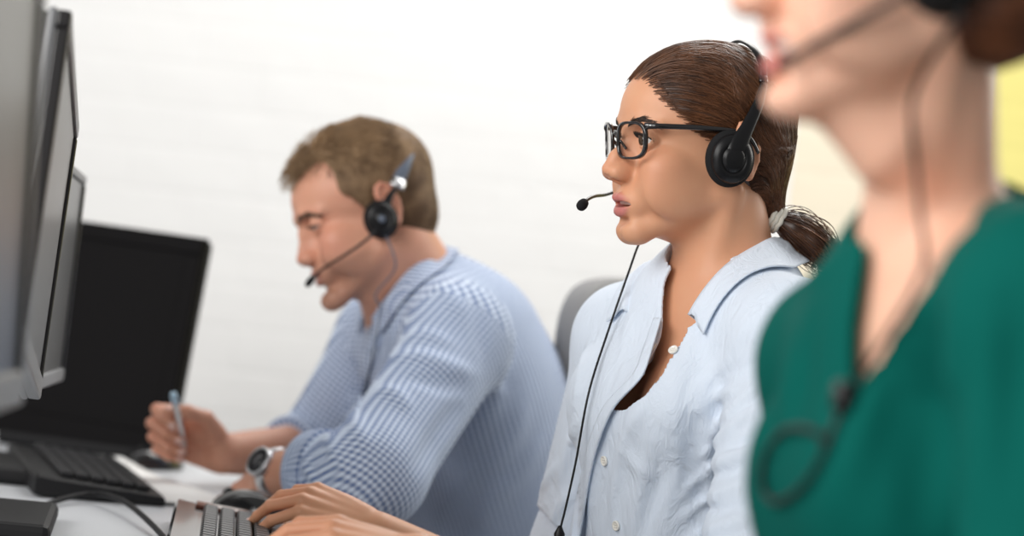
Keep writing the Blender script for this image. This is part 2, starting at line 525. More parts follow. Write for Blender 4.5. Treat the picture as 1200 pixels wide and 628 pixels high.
# ---------------------------------------------------------------- heads (local mm: x forward, y to the person's left, z up; eye line z = 0)
EAR_RIM = smooth_path([(11, .5, 10), (10, 2, 24), (0, 2.5, 31), (-11, 2.5, 25), (-16, 2.5, 8), (-13, 2, -10), (-5, 1, -22)], 9)
def make_head(k):
    """k: dict of proportions -> signed distance of skull, face, ears"""
    g = dict(crown=112, width=72, back=102, brow=90, browr=7, nose=113, nosez=-38, ala=13, jaw=48, chin=91, chinz=-100, chinw=10, lips=99, mouth=25,
             cheek=1.0, open=2.2, smile=0.0, eyeopen=5.2, lidz=0.0, nosew=9.0)
    g.update(k)
    W_ = g['width']; dz = g['chinz'] + 100; mz = g.get('mz', g['nosez'] - 31); lx = g['lips']
    def f(p):
        x, y, z = p[:, 0], p[:, 1], p[:, 2]
        q = np.stack([x, np.abs(y), z], 1)
        bt = g['back']
        d = ell(q, (-(bt - 88) / 2 - 4, 0, g['crown'] - 79), ((bt + 82) / 2, W_, 79))
        d = sm(d, ell(q, (24, 0, 30), (g['brow'] - 25.5, W_ - 12, 58)), 26)            # forehead
        d = sm(d, ell(q, (28, 0, -42 + dz * .3), (52, 52, 68 - dz * .5)), 24)          # face block
        d = sm(d, cap(q, (0, g['jaw'], -58 + dz * .6), (70, 12, -98 + dz), 13, 11), 26)  # jaw line
        d = sm(d, ell(q, (8, 0, -30), (40, 58, 44)), 22)
        d = sm(d, ell(q, (56, 40, -30), np.array([24, 20, 20]) * g['cheek']), 22)      # cheek bone
        d = sm(d, ell(q, (62, 26, -52), (20, 20, 22)), 22)                             # cheek
        if g.get('fill'): d = sm(d, ell(q, (42, 45, -52), (38, 17, 33)), 22)
        d = sm(d, chain(q, [(g['brow'] - 8, 6, 13), (g['brow'] - 11, 24, 19), (66, 46, 14)], [g['browr'], g['browr'], g['browr'] - 1], 6), 14)
        d = sm(d, ell(q, (g['chin'] - 16, g['chinw'] * .55, -99 + dz), (16, 17, 15)), 20)  # chin
        d = sm(d, ell(q, (lx - 22, 0, mz + 1), (18, 27, 21)), 16)                      # muzzle
        # sockets
        d = ss(d, ell(q, (88, 32, -1), (17, 19, 12), rotm('z', 18)), 13)
        # nose
        nx, nz = g['nose'], g['nosez']
        n = chain(q, [(g['brow'] - 10, 0, 8), (g['brow'] - 3.5, 0, -6), (nx - 16, 0, nz + 13), (nx - g['nosew'], 0, nz)], [6.5, 6.3, 7.0, g['nosew'] - .3], 8)
        n = sm(n, chain(q, [(g['brow'] - 18, 0, 8), (g['brow'] - 15, 0, -8), (nx - 32, 0, nz + 10), (nx - 27, 0, nz - 1)], [8, 9, 11.5, 12.5], 8), 9)
        n = sm(n, ell(q, (nx - 20, 9, nz - 3), (16, 9, 10)), 7)
        n = sm(n, ell(q, (nx - 17, g['ala'], nz - 4), (10.5, 5.5, 7.5), rotm('z', 10)), 4)
        n = sm(n, cap(q, (nx - 12, 0, nz - 8), (nx - 20, 0, nz - 11), 4.5, 5), 5)
        d = sm(d, n, 12)
        d = ss(d, ell(q, (nx - 15, 6.8, nz - 12), (6.0, 3.2, 4.4), rotm('z', 16)), 2.5)
        # lips
        s = g['smile']; o = g['open']; mw = g['mouth']
        up = chain(q, [(lx - 5.5, 0, mz + 5.0), (lx - 6.5, 6, mz + 5.8), (lx - 13, 17, mz + 3.2 + s), (lx - 23, mw + 1, mz + .3 + 2 * s)], [4.9, 5.2, 4.2, 2.6], 2.5)
        lo = chain(q, [(lx - 8.5, 0, mz - 7.5 - o), (lx - 10, 8, mz - 6.8 - o), (lx - 15, 17, mz - 3.8 + s), (lx - 23, mw, mz - .3 + 2 * s)], [6.0, 5.6, 4.3, 2.6], 2.5)
        d = ss(d, ell(q, (lx - 9, 0, mz - 17 - o), (7, 17, 5)), 9)
        d = ss(d, cap(q, (lx + 3, 0, mz + 17), (lx + 2, 0, mz + 9), 3.2), 4)           # philtrum
        d = sm(d, up, 3.5); d = sm(d, lo, 3.5)
        d = ss(d, ell(q, (lx - 8, 0, mz - .6 - o * .5 + s * .6), (17, mw - 3, .9 + o)), 1.5)   # parted lips
        # eyelids
        ex, ey, ez = 71.5, 31.5, -1.0
        e = sph(q, (ex, ey, ez), 13.6)
        e = ss(e, ell(q, (ex + 11, ey + .8, ez - .3 + g['lidz']), (10, 12.6, g['eyeopen']), rotm('z', 10)), 1.4)
        d = sm(d, e, 3.2)
        d = ss(d, ell(q, (ex + 8, ey + .8, ez - .3 + g['lidz']), (12, 12.4, g['eyeopen'] - .2), rotm('z', 10)), 1.2)
        # ear
        qe = (q - np.array([-24, W_ + 2, -9])) @ (rotm('y', 12) @ rotm('z', 24))
        ea = ell(qe, (0, -1, 4), (16, 4, 27)); ea = sm(ea, ell(qe, (3, -1, -21), (9, 4, 12)), 10)
        ea = ss(ea, ell(qe, (4, 5, 3), (10, 5, 20)), 5)
        ea = sm(ea, chain(qe, EAR_RIM, [2.6, 2.9, 3.1, 3.2, 3.2, 3.1, 3.0, 2.8, 2.4], 3), 4)
        ea = sm(ea, ell(qe, (13, 2.0, -6), (4, 3.5, 6)), 4)
        d = sm(d, ea, 5)
        return d
    f.g = g
    return f
def face_attrs(f, p):
    """colour masks of the skin in head mm: lips, ruddy (nose, cheeks, ears)"""
    g = f.g; lx = g['lips']; mz = g.get('mz', g['nosez'] - 31); mw = g['mouth']; s = g['smile']; o = g['open']
    q = np.stack([p[:, 0], np.abs(p[:, 1]), p[:, 2]], 1)
    up = chain(q, [(lx - 5.0, 0, mz + 4.2), (lx - 6, 6, mz + 5.0), (lx - 13, 17, mz + 2.8 + s), (lx - 22, mw + 1, mz + .2 + 2 * s)], [4.9, 5.0, 3.8, 2.0], 2)
    lo = chain(q, [(lx - 7.5, 0, mz - 7.0 - o), (lx - 9, 8, mz - 6.3 - o), (lx - 14.5, 17, mz - 3.4 + s), (lx - 22, mw, mz - .2 + 2 * s)], [5.8, 5.4, 4.0, 2.0], 2)
    lip = np.clip(1.0 - np.minimum(up, lo) / 1.6, 0, 1)
    lip *= (q[:, 0] > lx - 32) & (q[:, 2] < mz + 16) & (q[:, 2] > mz - 20 - o)
    b = np.exp(-((q - np.array([66, 44, -32])) ** 2).sum(1) / (2 * 17 ** 2))
    b += .8 * np.exp(-((q - np.array([g['nose'] - 10, 0, g['nosez']])) ** 2).sum(1) / (2 * 12 ** 2))
    b += .9 * np.clip(1 - np.abs(q[:, 1] - g['width'] - 6) / 12, 0, 1) * (np.abs(q[:, 0] + 26) < 30)
    return lip, np.clip(b, 0, 1)
def skin_material(name, base, lip, ruddy, rough=0.48, sss=0.12):
    m = mat(name, base, rough, sss=sss, spec=0.45)
    def attr(n):
        a = nd(m, 'ShaderNodeAttribute'); a.attribute_name = n; return a
    mix1 = nd(m, 'ShaderNodeMix', data_type='RGBA'); mix2 = nd(m, 'ShaderNodeMix', data_type='RGBA'); mix0 = nd(m, 'ShaderNodeMix', data_type='RGBA')
    tc = nd(m, 'ShaderNodeTexCoord'); n = nd(m, 'ShaderNodeTexNoise'); n.inputs['Scale'].default_value = 38; n.inputs['Detail'].default_value = 5
    ln(m, tc, 'Object', n, 'Vector')
    mr = nd(m, 'ShaderNodeMapRange'); mr.inputs['From Min'].default_value = .3; mr.inputs['From Max'].default_value = .75; mr.inputs['To Max'].default_value = .35
    ln(m, n, 'Fac', mr, 'Value'); ln(m, mr, 'Result', mix0, 'Factor')
    mix0.inputs['A'].default_value = (*base, 1); mix0.inputs['B'].default_value = (*[a * .55 + b * .45 for a, b in zip(base, ruddy)], 1)
    a1 = attr('ruddy'); a2 = attr('lip')
    mul = nd(m, 'ShaderNodeMath', operation='MULTIPLY'); mul.inputs[1].default_value = .40
    ln(m, a1, 'Fac', mul, 0); ln(m, mul, 0, mix1, 'Factor')
    ln(m, mix0, 'Result', mix1, 'A'); mix1.inputs['B'].default_value = (*ruddy, 1)
    ln(m, a2, 'Fac', mix2, 'Factor'); ln(m, mix1, 'Result', mix2, 'A'); mix2.inputs['B'].default_value = (*lip, 1)
    ln(m, mix2, 'Result', bsdf(m), 'Base Color')
    n2 = nd(m, 'ShaderNodeTexNoise'); n2.inputs['Scale'].default_value = 700; ln(m, tc, 'Object', n2, 'Vector')
    b = nd(m, 'ShaderNodeBump'); b.inputs['Strength'].default_value = .08; b.inputs['Distance'].default_value = .001
    ln(m, n2, 'Fac', b, 'Height'); ln(m, b, 'Normal', bsdf(m), 'Normal')
    return m
# ================================================================ materials shared by the people
M_EYEW = mat('eye_white', (.80, .78, .75), .15, spec=.6, coat=.6)
M_IRIS = mat('iris_brown', (.035, .02, .01), .12, coat=1.0)
M_LASH = mat('lash', (.012, .009, .008), .6)
M_TEETH = mat('teeth', (.82, .79, .72), .25, coat=.3)
M_BLACK = mat('headset_black', (.007, .007, .008), .34, spec=.32)
M_BLACKG = mat('gloss_black', (.010, .010, .011), .16, spec=.6, coat=.3)
M_FOAM = mat('foam_black', (.014, .014, .015), .9, spec=.2); noise_bump(M_FOAM, 900, .5, .001)
M_SILV = mat('silver_metal', (.72, .73, .75), .28, metal=1.0)
M_TEAL = None
def eye_parts(parent, R, O, look=(1, .10, -.02), h=None):
    for s in (1, -1):
        c = np.array([71.5, 31.5 * s, -1.0]); d = np.array(look, float); d /= np.linalg.norm(d)
        prof = [(12.25 * math.sin(a), 12.25 * math.cos(a)) for a in np.linspace(0.001, math.pi - .001, 18)]
        v, f = lathe(prof, 24, d, c)
        e = link_mesh('eye', loc2f(R, O, v), f, M_EYEW, parent)
        prof = [(0.001, 12.62), (2.2, 12.55), (4.4, 12.05), (5.9, 11.3), (5.9, 10.6)]
        v, f = lathe(prof, 24, d, c)
        link_mesh('iris', loc2f(R, O, v), f, M_IRIS, e)
def hair_material(name, dark, light, rough=.38, scale=60, spec=.5):
    m = mat(name, dark, rough, spec=spec)
    tc = nd(m, 'ShaderNodeTexCoord'); n = nd(m, 'ShaderNodeTexNoise'); n.inputs['Scale'].default_value = scale; n.inputs['Detail'].default_value = 3
    a = nd(m, 'ShaderNodeAttribute'); a.attribute_name = 'tone'
    ad = nd(m, 'ShaderNodeMath', operation='ADD'); mr = nd(m, 'ShaderNodeMapRange')
    mr.inputs['From Min'].default_value = .45; mr.inputs['From Max'].default_value = 1.45
    mx = nd(m, 'ShaderNodeMix', data_type='RGBA'); mx.inputs['A'].default_value = (*dark, 1); mx.inputs['B'].default_value = (*light, 1)
    ln(m, tc, 'Object', n, 'Vector'); ln(m, n, 'Fac', ad, 0); ln(m, a, 'Fac', ad, 1); ln(m, ad, 0, mr, 'Value')
    ln(m, mr, 'Result', mx, 'Factor'); ln(m, mx, 'Result', bsdf(m), 'Base Color')
    return m
def cloth(name, col, rough=.85, weave=1400, sheen=.15):
    m = mat(name, col, rough, spec=.25, sheen=sheen)
    noise_bump(m, weave, .35, .0006, 2)
    return m

# ================================================================ the woman in focus: pale shirt, glasses, ponytail
WR = axes(20, -1, -2); WO = P(819, 166, 3.0)
wh = make_head(dict(crown=105, open=2.6, eyeopen=5.8, cheek=1.06, nose=113.5, nosez=-33, mz=-69, fill=1, nosew=7.8, ala=12))
wheadf = bounded(placed(wh, WR, WO), WO + V3(0.01, 0, -.02), .19)
toW = lambda v: ((v - WO) @ WR) * 1000
wl = lambda *q: loc2f(WR, WO, q[0] if len(q) == 1 else np.array(q))
W_N = P(856, 335, 3.02); W_SL = P(925, 402, 2.87); W_SR = P(738, 402, 3.16)
W_EL = P(868, 750, 2.72); W_WL = P(490, 656, 2.60); W_ER = P(657, 728, 3.22); W_WR = P(444, 626, 3.12)
W_CH = P(838, 480, 3.03); W_WA = P(848, 650, 3.05); W_PE = P(862, 770, 3.06)
_l = W_SL - W_SR; _l[2] = 0; _l /= np.linalg.norm(_l)
WT = np.stack([np.cross(_l, V3(0, 0, 1)), _l, V3(0, 0, 1)], 1)      # torso axes: forward, left, up
if WT[0, 0] > 0: WT[:, 0] *= -1
tw = lambda o, f, l, u: np.asarray(o, float) + (WT @ V3(f, l, u)) * .001
W_HR = P(350, 600, 3.08)
hr = make_hand([(42, 24, 6), (40, 26, 8), (40, 28, 10), (42, 28, 10)], spread=(13, 4, -5, -14), scale=.92, thick=.84, thumb=((24, 24, -12), (48, 40, -26), (76, 40, -34), (98, 32, -38)))
hrR = hand_axes((-.92, .02, .36), (.3, -.68, .66)); hrO = P(434, 614, 3.12)
hl = make_hand([(18, 30, 20), (20, 32, 22), (22, 32, 24), (26, 34, 22)], scale=.92, thick=.9)
hlR = hand_axes((-.92, .06, .22), (.2, -.35, .9)); hlO = P(484, 650, 2.60)
mirror = lambda p: p * np.array([1, -1, 1])
hrf = bounded(placed(hr, hrR, hrO), loc2f(hrR, hrO, (80, 0, 0)), .135)
hlf = bounded(placed(lambda p: hl(mirror(p)), hlR, hlO), loc2f(hlR, hlO, (80, 0, 0)), .135)
def w_torso(p, g):               # g: growth in metres
    d = ell(p, tw(W_CH, -8, 0, 10), (.100 + g, .132 + g, .185 + g), WT)
    d = sm(d, ell(p, tw(W_WA, -5, 0, 10), (.088 + g, .120 + g, .17 + g), WT), .08)
    d = sm(d, ell(p, W_PE, (.11 + g, .165 + g, .14 + g), WT), .08)
    for s in (1, -1):
        d = sm(d, ell(p, tw(W_CH, 72, 64 * s, 8), (.056 + g, .060 + g, .060 + g), WT), .05)
    sh = cap(p, W_SL, W_SR, .050 + g)
    d = sm(d, sh, .06)
    for S in (W_SL, W_SR):
        d = sm(d, cap(p, W_N + (0, 0, -.02), S + (0, 0, .012), .046 + g, .036 + g), .05)
    return d
def w_neck(p):
    a = loc2f(WR, WO, (-24, 0, -62)); b = W_N + V3(.0, 0, -.03)
    d = cap(p, a, b, .0525, .057)
    d = sm(d, cap(p, loc2f(WR, WO, (-18, 54, -52)), tw(W_N, 52, 10, -42), .010, .010), .022)
    d = sm(d, cap(p, tw(W_N, 50, 14, -52), tw(W_SL, -8, -20, 12), .0095, .009), .02)     # collar bones
    d = sm(d, cap(p, tw(W_N, 50, -14, -52), tw(W_SR, -8, 20, 12), .0095, .009), .02)
    return d
def w_body(p):
    d = sm(wheadf(p), w_neck(p), .024)
    d = sm(d, w_torso(p, -.004), .03)
    arms = sm(chain(p, [W_SL, W_EL, W_WL], [.044, .036, .0255], .02), chain(p, [W_SR, W_ER, W_WR], [.044, .036, .0255], .02), .002)
    d = sm(d, arms, .02)
    d = sm(d, hrf(p), .014); d = sm(d, hlf(p), .014)
    return d
v, q = surf(w_body, (-.36, 2.46, -.55), (.42, 3.42, .27), .0019)
lm = toW(v); lip, rud = face_attrs(wh, lm)
for O_ in (loc2f(hrR, hrO, (110, 0, -10)), loc2f(hlR, hlO, (100, 0, -10))): rud = np.maximum(rud, .5 * np.exp(-((v - O_) ** 2).sum(1) / .05 ** 2))
nail = np.maximum(hr.nail(((v - hrO) @ hrR) * 1000), hl.nail(mirror(((v - hlO) @ hlR) * 1000)))
SKW = skin_material('skin_tan', (.66, .34, .20), (.50, .17, .15), (.60, .22, .13))
def add_nail(m, col):
    a = nd(m, 'ShaderNodeAttribute'); a.attribute_name = 'nail'
    src = bsdf(m).inputs['Base Color'].links[0].from_socket
    mx = nd(m, 'ShaderNodeMix', data_type='RGBA'); m.node_tree.links.new(src, mx.inputs['A']); mx.inputs['B'].default_value = (*col, 1)
    ln(m, a, 'Fac', mx, 'Factor'); ln(m, mx, 'Result', bsdf(m), 'Base Color')
add_nail(SKW, (.86, .62, .56))
WOMAN = thing('person', 'woman in a pale blue button shirt and black glasses, brown ponytail, typing', 'person', W(P(860, 780, 3.06)), )
link_mesh('body', v, q, SKW, WOMAN, attrs=dict(lip=lip, ruddy=rud, nail=nail))
eye_parts(WOMAN, WR, WO, (1, .16, -.03))
# teeth
v, f = rbox(.012, .034, .008, .003); link_mesh('teeth', loc2f(WR, WO, v * 1000 + np.array([80, 0, -67.5])), f, M_TEETH, WOMAN)
# eyebrows and lashes
BROW = hair_material('brow_hair', (.022, .013, .009), (.05, .028, .018), .6)
def brows(parent, R, O, hf, pts, m, n=260, L=11, r=.00035, spread=3.2, seed=1):
    rg = np.random.default_rng(seed)
    for s in (1, -1):
        base = smooth_path(np.array(pts, float) * (1, s, 1), n)
        wid = spread * np.sin(np.linspace(.5, math.pi - .35, n)) ** .7
        base = base + rg.normal(size=(n, 1)) * 0 + np.c_[np.zeros(n), np.zeros(n), rg.uniform(-1, 1, n) * wid]
        t = np.gradient(smooth_path(np.array(pts, float) * (1, s, 1), n), axis=0); t /= np.linalg.norm(t, axis=1)[:, None]
        t = t + np.c_[rg.normal(size=(n, 1)) * .1, rg.normal(size=(n, 1)) * .12, rg.normal(size=(n, 1)) * .15 + .22 * np.linspace(1, -.4, n)[:, None]]
        paths = np.stack([base + t * L * k for k in (0, .33, .66, 1)], 1)
        sh = paths.shape
        w = to_surface(hf, loc2f(R, O, paths.reshape(-1, 3)), .0006)
        v, q = strands(w.reshape(sh), r)
        link_mesh('eyebrow', v, q, m, parent, attrs=dict(tone=np.repeat(rg.uniform(0, .5, n), 12)))
brows(WOMAN, WR, WO, wheadf, [(90, 13, 14), (87, 24, 18.5), (80, 36, 20.5), (69, 48, 15)], BROW, 190, 8, .00026, 2.2)
def lashes(parent, R, O, m, op, up=9, seed=2, dz=0.0):
    rg = np.random.default_rng(seed)
    for s in (1, -1):
        ps = []
        for a in np.linspace(-1.15, 1.25, 46):
            y = 31.5 + .8 + 12.6 * math.sin(a); z = -1.3 + dz + op * math.cos(a)
            x = 71.5 + math.sqrt(max(13.9 ** 2 - (y - 31.5) ** 2 - (z + 1) ** 2, 1))
            b = np.array([x, y, z]); o = np.array([.75, .35 * math.sin(a) + .1, .35]); L = up * (.75 + .25 * math.cos(a)) * rg.uniform(.85, 1.1)
            ps.append([b, b + o * L * .5, b + o * L * .85 + (0, 0, L * .16)])
        ps = np.array(ps) * (1, s, 1)
        v, q = strands(loc2f(R, O, ps.reshape(-1, 3)).reshape(ps.shape), .00032, .2)
        MBv = MB().add(v, [tuple(i) for i in q])
        arc = np.array([[71.5 + 13.75 * math.cos(0), 0, 0]])
        pts = []
        for a in np.linspace(-1.35, 1.45, 24):
            y = 31.5 + .8 + 12.4 * math.sin(a); z = -1.3 + dz + op * math.cos(a)
            x = 71.5 + math.sqrt(max(13.7 ** 2 - (y - 31.5) ** 2 - (z + 1) ** 2, 1)); pts.append((x, y * s, z))
        tv, tf = tube(loc2f(R, O, pts), .0006, 6); MBv.add(tv, tf)
        MBv.build('eyelashes', m, parent)
lashes(WOMAN, WR, WO, M_LASH, 5.6)

# ---------------------------------------------------------------- shirt
def pick(f, px, d0, d1): return hit(f, px, d0, d1)
def w_sleeve(p, g=0.0):
    a = chain(p, [W_SL + (.004, 0, -.005), W_EL, W_EL * .3 + W_WL * .7], [.062 + g, .054 + g, .046 + g], .03)
    b = chain(p, [W_SR, W_ER, W_ER * .62 + W_WR * .38], [.060 + g, .060 + g, .050 + g], .03)
    return np.minimum(a, b)
def w_shirt0(p):
    d = w_torso(p, .012)
    # cloth hangs from the bust rather than following the ribs
    d = sm(d, cap(p, tw(W_CH, 62, 30, -20), tw(W_WA, 58, 20, -40), .075, .085), .06)
    d = sm(d, cap(p, tw(W_CH, 62, -34, -20), tw(W_WA, 58, -30, -40), .075, .085), .06)
    return sm(d, w_sleeve(p), .035)
WF = fold_lines(w_shirt0, [([(908, 440), (868, 470), (830, 515)], .0065, .0075), ([(900, 472), (858, 500), (812, 548)], .007, .0085), ([(896, 520), (846, 540), (800, 580)], .008, .0085),
    ([(892, 562), (840, 580), (792, 612)], .0065, .0075), ([(890, 606), (836, 620), (790, 650)], .007, .0085), ([(862, 416), (830, 450), (814, 494)], .012, .006),
    ([(816, 480), (812, 520), (806, 570)], .011, -.008), ([(797, 540), (782, 590), (772, 645)], .013, .006), ([(764, 520), (748, 580), (738, 645)], .009, .006),
    ([(735, 500), (724, 550), (715, 610)], .007, .006), ([(694, 395), (682, 430), (672, 480)], .007, .006), ([(712, 395), (700, 440), (690, 490)], .009, -.004),
    ([(676, 495), (664, 530), (655, 570)], .007, .008), ([(660, 540), (640, 565), (622, 590)], .007, .0085), ([(672, 575), (655, 595), (640, 628)], .007, .008),
    ([(745, 355), (736, 390), (728, 440)], .012, .004), ([(850, 410), (878, 385), (905, 360)], .014, .004), ([(826, 520), (820, 570), (815, 625)], .009, -.005),
    ([(782, 545), (765, 590), (752, 635)], .009, -.005), ([(700, 520), (695, 560), (690, 610)], .007, .006), ([(846, 440), (880, 430), (905, 415)], .009, -.004), ([(800, 420), (790, 470), (780, 510)], .014, .004), ([(880, 455), (850, 462), (822, 470)], .006, .006), ([(896, 500), (872, 520), (846, 528)], .006, -.006), ([(892, 540), (862, 552), (830, 556)], .006, -.006), ([(888, 585), (850, 596), (815, 596)], .006, -.005), ([(760, 470), (745, 490), (735, 510)], .008, .004), ([(725, 520), (745, 545), (770, 560)], .010, .004)], 2.5, 3.5)
W_OPEN_PX = [(775, 330), (772, 372), (763, 410), (752, 440), (724, 480), (737, 480), (756, 463), (774, 440), (787, 414), (803, 384), (822, 372), (850, 330), (850, 300), (790, 300)]
W_OPEN = [((h_ - W_CH) @ WT)[1:] for h_ in hit(lambda p: w_torso(p, .014), W_OPEN_PX, 2.5, 3.3)]
def w_shirt(p):
    d = w_shirt0(p) - folds(p, WF)
    l = (p - W_CH) @ WT
    cut = np.maximum(poly2(l[:, 1], l[:, 2], W_OPEN) - np.maximum(0, -d - .003) * 2.5, .02 - l[:, 0])
    d = np.maximum(d, -cut)
    nk = cap(p, W_N + V3(0, 0, -.05), WO + V3(.02, 0, -.09), .062, .06)      # neck hole
    d = np.maximum(d, -nk)
    for S in (((W_ER * .70 + W_WR * .30), W_WR - W_ER), ((W_EL * .4 + W_WL * .6), W_WL - W_EL)):
        n = S[1] / np.linalg.norm(S[1])
        near = np.sqrt(((p - S[0]) ** 2).sum(1)) - .11
        d = np.maximum(d, np.minimum((p - S[0]) @ n, -near + 0) if False else np.where(near < 0, (p - S[0]) @ n, -1))
    return d
v, q = surf(w_shirt, (-.16, 2.60, -.50), (.42, 3.42, .06), .0026)
M_SHIRT = mat('pale_blue_cotton', (.71, .79, .90), .88, spec=.25, sheen=.1)
_tc = nd(M_SHIRT, 'ShaderNodeTexCoord'); _n1 = nd(M_SHIRT, 'ShaderNodeTexNoise'); _n1.inputs['Scale'].default_value = 26; _n1.inputs['Detail'].default_value = 4; _n1.inputs['Distortion'].default_value = 1.4
_n2 = nd(M_SHIRT, 'ShaderNodeTexNoise'); _n2.inputs['Scale'].default_value = 1100
_mp = nd(M_SHIRT, 'ShaderNodeMapping'); _mp.inputs['Rotation'].default_value = (0, .6, 0); _mp.inputs['Scale'].default_value = (1.5, 1.5, .55)
ln(M_SHIRT, _tc, 'Object', _mp, 'Vector'); ln(M_SHIRT, _mp, 'Vector', _n1, 'Vector'); ln(M_SHIRT, _tc, 'Object', _n2, 'Vector')
_ab = nd(M_SHIRT, 'ShaderNodeMath', operation='SUBTRACT'); _ab.inputs[1].default_value = .5; ln(M_SHIRT, _n1, 'Fac', _ab, 0)
_aa = nd(M_SHIRT, 'ShaderNodeMath', operation='ABSOLUTE'); ln(M_SHIRT, _ab, 0, _aa, 0)
_b1 = nd(M_SHIRT, 'ShaderNodeBump'); _b1.inputs['Strength'].default_value = .38; _b1.inputs['Distance'].default_value = .016; _b1.invert = True; ln(M_SHIRT, _aa, 0, _b1, 'Height')
_b2 = nd(M_SHIRT, 'ShaderNodeBump'); _b2.inputs['Strength'].default_value = .3; _b2.inputs['Distance'].default_value = .0006; ln(M_SHIRT, _n2, 'Fac', _b2, 'Height'); ln(M_SHIRT, _b1, 'Normal', _b2, 'Normal'); ln(M_SHIRT, _b2, 'Normal', bsdf(M_SHIRT), 'Normal')
SHIRT = link_mesh('shirt', v, q, M_SHIRT, WOMAN); SHIRT['label'] = 'pale blue cotton shirt'
wcol = lambda p: np.minimum(w_shirt0(p) - folds(p, WF), cap(p, W_N + V3(0, 0, -.05), WO + V3(.02, 0, -.09), .064, .062))
# collar: stand inside, fold line, falling flap
def collar(top, out, f, stand, m, parent, th=.0018, n=64, gap=.004):
    A = smooth_path(np.array([P(*q) for q in top]), n); B = smooth_path(np.array([P(*q) for q in out]), n)
    def free(q, g_):
        for _ in range(4):
            d = f(q); g = grad(f, q); g /= np.linalg.norm(g, axis=1)[:, None] + 1e-9
            q = q + np.maximum(g_ - d, 0)[:, None] * g
        return q
    G = [A + V3(0, 0, -stand), A + V3(0, 0, -stand * .5), A]
    for t in (.06, .2, .4, .6, .8, .95, 1.0):
        q = A * (1 - t) + B * t + V3(0, 0, .006) * math.sin(math.pi * min(t * 1.6, 1))
        G.append(free(q, gap))
    v, fc = sheet(np.array(G), th)
    o = link_mesh('collar', v, fc, m, parent)
    return o
collar([(818, 377, 2.925), (850, 329, 2.935), (888, 293, 2.97), (908, 280, 3.03), (880, 296, 3.09), (826, 322, 3.11), (786, 338, 3.085), (771, 380, 3.03)],
       [(843, 396, 2.895), (882, 352, 2.895), (924, 318, 2.93), (948, 306, 3.03), (905, 318, 3.13), (826, 350, 3.15), (768, 350, 3.11), (744, 390, 3.06)], w_shirt0, .028, M_SHIRT, SHIRT)
# front edge (placket) folded over on the far side
cv, cf = patch(wcol, [(774, 372), (762, 412), (750, 442), (718, 478), (700, 520), (690, 560), (683, 600), (676, 645)], [(766, 372), (753, 408), (741, 438), (708, 474), (690, 516), (680, 558), (672, 600), (665, 645)], 2.5, 3.3, .003, 6, 70, (.0045, .0015), .002)
pl = link_mesh('placket', cv, cf, M_SHIRT, SHIRT)
M_BTN = mat('shell_button', (.86, .84, .78), .25, coat=.4)
def button(f, px, d0, d1, r, m, parent):
    c = hit(f, [px], d0, d1, .0015)[0]; n = grad(f, c[None])[0]; n /= np.linalg.norm(n)
    v, fc = lathe([(.001, .0006), (r * .7, .0006), (r * .85, .0016), (r, .0014), (r, -.001)], 20, n, c); MBb = MB().add(v, fc)
    t = np.cross(n, V3(0, 0, 1)); t /= np.linalg.norm(t); b = np.cross(n, t)
    for s1, s2 in ((1, 1), (1, -1), (-1, 1), (-1, -1)):
        v, fc = lathe([(.0006, .0018), (.0006, .0004)], 6, n, c + (t * s1 + b * s2) * r * .25); MBb.add(v, fc)
    return MBb.build('button', m, parent)
for px in ((789, 410), (708, 540), (722, 616), (764, 407)):
    button(wcol, px, 2.5, 3.3, .0055, M_BTN, SHIRT)
# turned-up cuffs
for E_, H_, t0, r in ((W_ER, W_WR, .30, .056), (W_EL, W_WL, .60, .049)):
    c = E_ * (1 - t0) + H_ * t0; n = (H_ - E_) / np.linalg.norm(H_ - E_)
    v, f = lathe([(r - .012, .004), (r - .004, .005), (r, .001), (r + .002, -.02), (r + .001, -.045), (r - .004, -.047)], 40, n, c)
    th = np.arctan2(v[:, 2] - c[2], v[:, 1] - c[1]); v = v + (np.sin(th * 5) * .0018)[:, None] * n + 0
    link_mesh('cuff', v, f, M_SHIRT, SHIRT)

# ---------------------------------------------------------------- hair
HAIRW = hair_material('hair_brown', (.036, .014, .007), (.21, .085, .036), .33, 45)
w_cap0 = lambda p: sm(ell(p, (-11, 0, 31), (101, 78, 79)), ell(p, (-48, 0, -18), (52, 60, 48)), 40)
TIE = np.array([-86, 14, -80])
def w_cap(p):
    d = w_cap0(p)
    q = np.stack([p[:, 0], np.abs(p[:, 1]), p[:, 2]], 1)
    d = sm(d, cap(p, (-62, 4, -28), TIE, 40, 12), 26)
    face = ell(q, (85, 0, -4), (78, 71, 82), rotm('y', 12))
    face = sm(face, ell(q, (40, 66, -50), (62, 40, 74), rotm('y', -14)), 30)
    face = np.minimum(face, cap(p, (-20, 0, -80), (-30, 0, -220), 58, 60))
    d = ss(d, face, 5)
    return ss(d, ell(p, (-27, 86, -14), (17, 18, 30), rotm('y', 12)), 5)
w_capf = bounded(placed(w_cap, WR, WO), WO + V3(.02, 0, 0), .21)
v, q = surf(w_capf, WO - .21, WO + .2, .0022)
HAIR = link_mesh('hair', v, q, HAIRW, WOMAN, attrs=dict(tone=np.zeros(len(v))))
